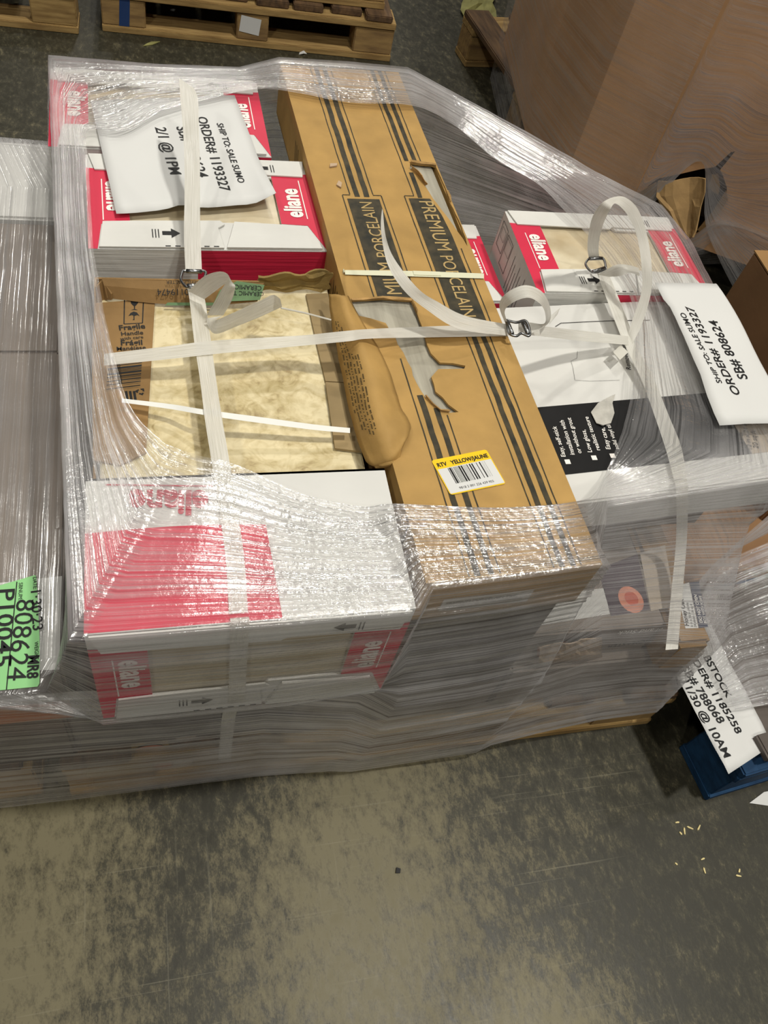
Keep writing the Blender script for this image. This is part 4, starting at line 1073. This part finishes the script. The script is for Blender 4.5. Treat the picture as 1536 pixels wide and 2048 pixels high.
sta(at(1270, 705, .560), (1.006, .45, .542), (1.004, .45, .46), (.94, .45, .30), (.938, .45, .09), (.25, .12, .2, .2, .3), RK)
sta(at(1262, 600, .556), (1.012, .60, .552), (1.008, .60, .46), (.94, .60, .30), (.938, .60, .09), (.2, .15, .2, .2, .3), RK)
sta(at(1200, 500, .560), (1.016, .74, .556), (1.012, .74, .46), (.945, .74, .30), (.938, .74, .09), (.28, .2, .3, .3, .3), RK)
sta(at(1132, 425, .565), (.995, .835, .558), (.995, .84, .46), (.945, .90, .30), (.938, .95, .09), (.3, .25, .3, .3, .3), RK)
BD = (.6, .42, .5, .5, .5); BK = (1.2, .4, .2, .2, .2)
sta(at(1075, 368, .57), (.87, .895, .58), (.87, .90, .46), (.90, 1.03, .30), (.90, 1.09, .09), BD, BK)
sta(at(990, 318, .585), (.75, .95, .61), (.75, .96, .46), (.80, 1.07, .30), (.80, 1.092, .09), BD, BK)
sta(at(910, 252, .61), (.65, .995, .632), (.65, 1.01, .46), (.68, 1.08, .30), (.68, 1.092, .09), BD, BK)
sta(at(828, 212, .660), (.530, 1.056, .656), (.534, 1.06, .46), (.53, 1.09, .30), (.53, 1.092, .03), (.5, .5, .3, .3, .3), BK)
KD = (.32, .55, .3, .3, .3); KK = (1.3, .9, .2, .2, .2)
sta(at(700, 205, .661), (.42, 1.056, .657), (.42, 1.06, .46), (.42, 1.09, .30), (.42, 1.092, .03), KD, KK)
sta(at(590, 185, .661), (.302, 1.052, .656), (.302, 1.056, .46), (.302, 1.09, .30), (.30, 1.092, .03), KD, KK)
sta(at(515, 178, .650), (.235, 1.040, .640), (.235, 1.044, .46), (.235, 1.09, .30), (.23, 1.092, .03), KD, KK)
sta(at(410, 200, .646), (.10, 1.032, .638), (.10, 1.036, .46), (.10, 1.09, .30), (.10, 1.092, .03), KD, KK)
sta(at(325, 222, .647), (-.01, 1.032, .638), (-.01, 1.036, .46), (-.1, 1.09, .44), (-.1, 1.092, .03), KD, KK)
sta(at(250, 262, .647), (-.066, 1.032, .638), (-.09, 1.06, .47), (-.535, 1.092, .465), (-.54, 1.095, .03), KD, KK)
film('stretch_wrap', 'clear stretch film wound round the stack of tile boxes', ST, (10, 40, 30, 60, 0), FILM, dens=DE, crink=CK, closed=True)

# film on the bin
oo = [Vector((1.8, 1.8, 0)) + (Vector((x, y, 0)) - Vector((1.8, 1.8, 0)))*1.012 for x, y in oc]
ST2 = []; 
for i in list(range(0, 4)):
    p = oo[i]; d = (p - Vector((1.8, 1.8, 0))).normalized()*.03
    ST2.append([p + Vector((0, 0, 1.25)), p + d + Vector((0, 0, .8)), p + d*.6 + Vector((0, 0, .35)), p + Vector((0, 0, .02))])
pcs = [(.30, .55, .50), (.55, .6, .5)]
e0, e1 = oo[3], oo[4]
def gp(f, top, z=.02, k=0): 
    p = e0.lerp(e1, f) + pn*.008; return [p + Vector((0, 0, 1.25)), p + pn*.012 + Vector((0, 0, .8)), p + pn*.006 + Vector((0, 0, top)), p + pn*.004 + Vector((0, 0, z))]
film('bin_wrap', 'tight clear film round the huge brown bin at the back right', ST2, (10, 10, 8, 0), FILMB, nu_per=.03, dens=[(.12, .2, .26, .5)]*len(ST2), crink=[(.3, .3, .4, .3)]*len(ST2), smooth_rows=())
hz = [h.z for h in hole]; hs = [(h - a).dot(ex)/PL for h in hole]
sL, sR, zT, zB = min(hs)-.01, max(hs)-.02, max(hz), min(hz)
ST3 = [gp(0, .9*0+.5), gp(max(sL, .02), .5), gp((sL+sR)/2, .5), gp(sR, .5), gp(1, .5)]
for k in range(1, 4): ST3[k][2].z = zT - .03 if k == 2 else zT-.02; ST3[k][3].z = zT - .06 if k != 2 else zT - .045
if True:
    ST3[1][3].z = ST3[0][3].z = .02; ST3[1][2].z = zT-.05
    ST3[3][3].z = zB+.04; ST3[4][3].z = .02; ST3[3][2].z = zT-.05
film('bin_wrap', 'gathered clear film above the hole torn in the brown bin', ST3, (12, 10, 8, 0), FILMB, nu_per=.02, dens=[(.12, .2, .3, .5), (.12, .2, .45, .6), (.12, .22, .6, .9), (.1, .15, .4, .8), (.1, .12, .2, .4)], crink=[(.3, .3, .8, .6)]*5, smooth_rows=(2, 3))
# film below the bin, over its pallet
q = [onp(*p, .03) for p in ((1215, 440), (1300, 452), (1372, 478), (1440, 440), (1536, 470))]; q2 = [at(1235, 520, .05), at(1300, 530, .06), at(1372, 530, .06), at(1450, 528, .05), at(1560, 545, .05)]
film('bin_wrap', 'greyish film skirt hanging over the pallet below the torn bin', [[q[i], q[i].lerp(q2[i], .5) + pn*.02, q2[i]] for i in range(5)], (8, 8, 0), FILM, dens=[(.5, .35, .4)]*5, crink=[(.8, .3, .3)]*5)

# film over the low stack on the blue pallet
q1 = [at(1395, 1215, .21), at(1420, 1155, .215), at(1455, 1120, .22), at(1560, 1075, .23)]
q2 = [at(1432, 1330, .19), at(1470, 1290, .2), at(1540, 1270, .21), at(1640, 1240, .21)]
q3 = [at(1470, 1420, .18), at(1530, 1410, .18), at(1600, 1400, .18), at(1700, 1380, .18)]
film('stretch_wrap', 'clear film draped over the low brown carton on the blue pallet', [[q1[i], q2[i], q3[i]] for i in range(4)], (14, 12, 0), FILM, dens=[(.4, .5, .3), (.25, .3, .3), (.3, .2, .3), (.4, .3, .3)], crink=[(.5, .7, .7)]*4)
q1 = [at(1372, 1205, .26), at(1420, 1135, .30), at(1560, 1010, .40)]; q2 = [at(1420, 1158, .25), at(1470, 1100, .29), at(1580, 1045, .38)]
film('film_tail', 'twisted strip of milky film reaching from the wrapped stack towards the right edge', [[q1[i], q2[i]] for i in range(3)], (10, 0), FILM, dens=[(.6, .6)]*3, crink=[(.3, .3)]*3)

# ------------------------------------------------------------------ debris
def splinter(px, py, L, a, label, m=TORN, group=None, z=.0):
    p = at(px, py, z); t = thing('wood_splinter', label, 'splinter', (p.x, p.y, z), (0, 0, a), group)
    b = B(); prism(b, [(-L/2, -.001), (L*.3, -.0016), (L/2, 0), (L*.2, .0014), (-L/2, .0008)], .0003, .002); link('splinter', b, m, t)
g = 'pale splinters on the floor at the lower right'
SPL = mat('pale_splinter', '#d8c790', .7)
for i, (px, py, L) in enumerate(((1354, 1645, .008), (1368, 1662, .012), (1379, 1656, .012), (1397, 1656, .012), (1361, 1667, .006), (1405, 1718, .008), (1408, 1741, .010), (1476, 1752, .010), (1478, 1742, .007), (1352, 1728, .005))):
    splinter(px, py, L, i*1.3, 'tiny pale wood splinter on the dark floor at the lower right', SPL, g)
for i, (px, py, nm) in enumerate(((665, 332, 'small torn chip lying on the long kraft carton, the rear one'), (678, 371, 'small torn chip lying on the long kraft carton, the front one'))):
    p = at(px, py, .6503); t = thing('card_chip', nm, 'scrap', p, (0, 0, .4+i))
    b = B(); prism(b, [(-.007, -.003), (.005, -.004), (.009, .001), (-.002, .004)], .0003, .0025); link('chip', b, mat('chip_card', '#bda489', .8), t)
t = thing('dry_leaf', 'dry tan leaf shred on the floor before the empty pallets', 'debris', at(302, 88, 0), (0, 0, .5))
b = B(); prism(b, [(-.03, -.006), (0, -.009), (.032, .0), (.006, .007), (-.012, .003)], .001, .003); link('shred', b, SCRAP, t)
t = thing('paper_scrap', 'small white paper scrap on the floor before the empty pallets', 'debris', at(605, 108, 0), (0, 0, .2))
b = B(); solid(b, [(-.014, -.005, .002), (.0, -.009, .007), (.014, -.002, .002), (.006, .006, .008), (-.008, .005, .003)], .001); link('scrap', b, PAPER, t)
t = thing('crumpled_scrap', 'crumpled olive paper on the floor at the top, left of the bin', 'debris', at(965, 22, 0))
rows = [[at(925+j*13, 48-i*14, .004+.03*abs(noise.noise(Vector((j*.9, i*.9, 2))))) + Vector((.01*math.sin(i*2+j), 0, 0)) for j in range(6)] for i in range(5)]
b = B(); grid(b, rows, .002); link('crumpled_sheet', b, SCRAP, t, world=True)
t = thing('dark_pebble', 'small black crumb on the bare floor in the foreground', 'debris', at(795, 1742, 0))
b = B(); prism(b, [(-.004, -.003), (.003, -.004), (.005, .002), (-.001, .005)], .0002, .004); link('crumb', b, INK, t)
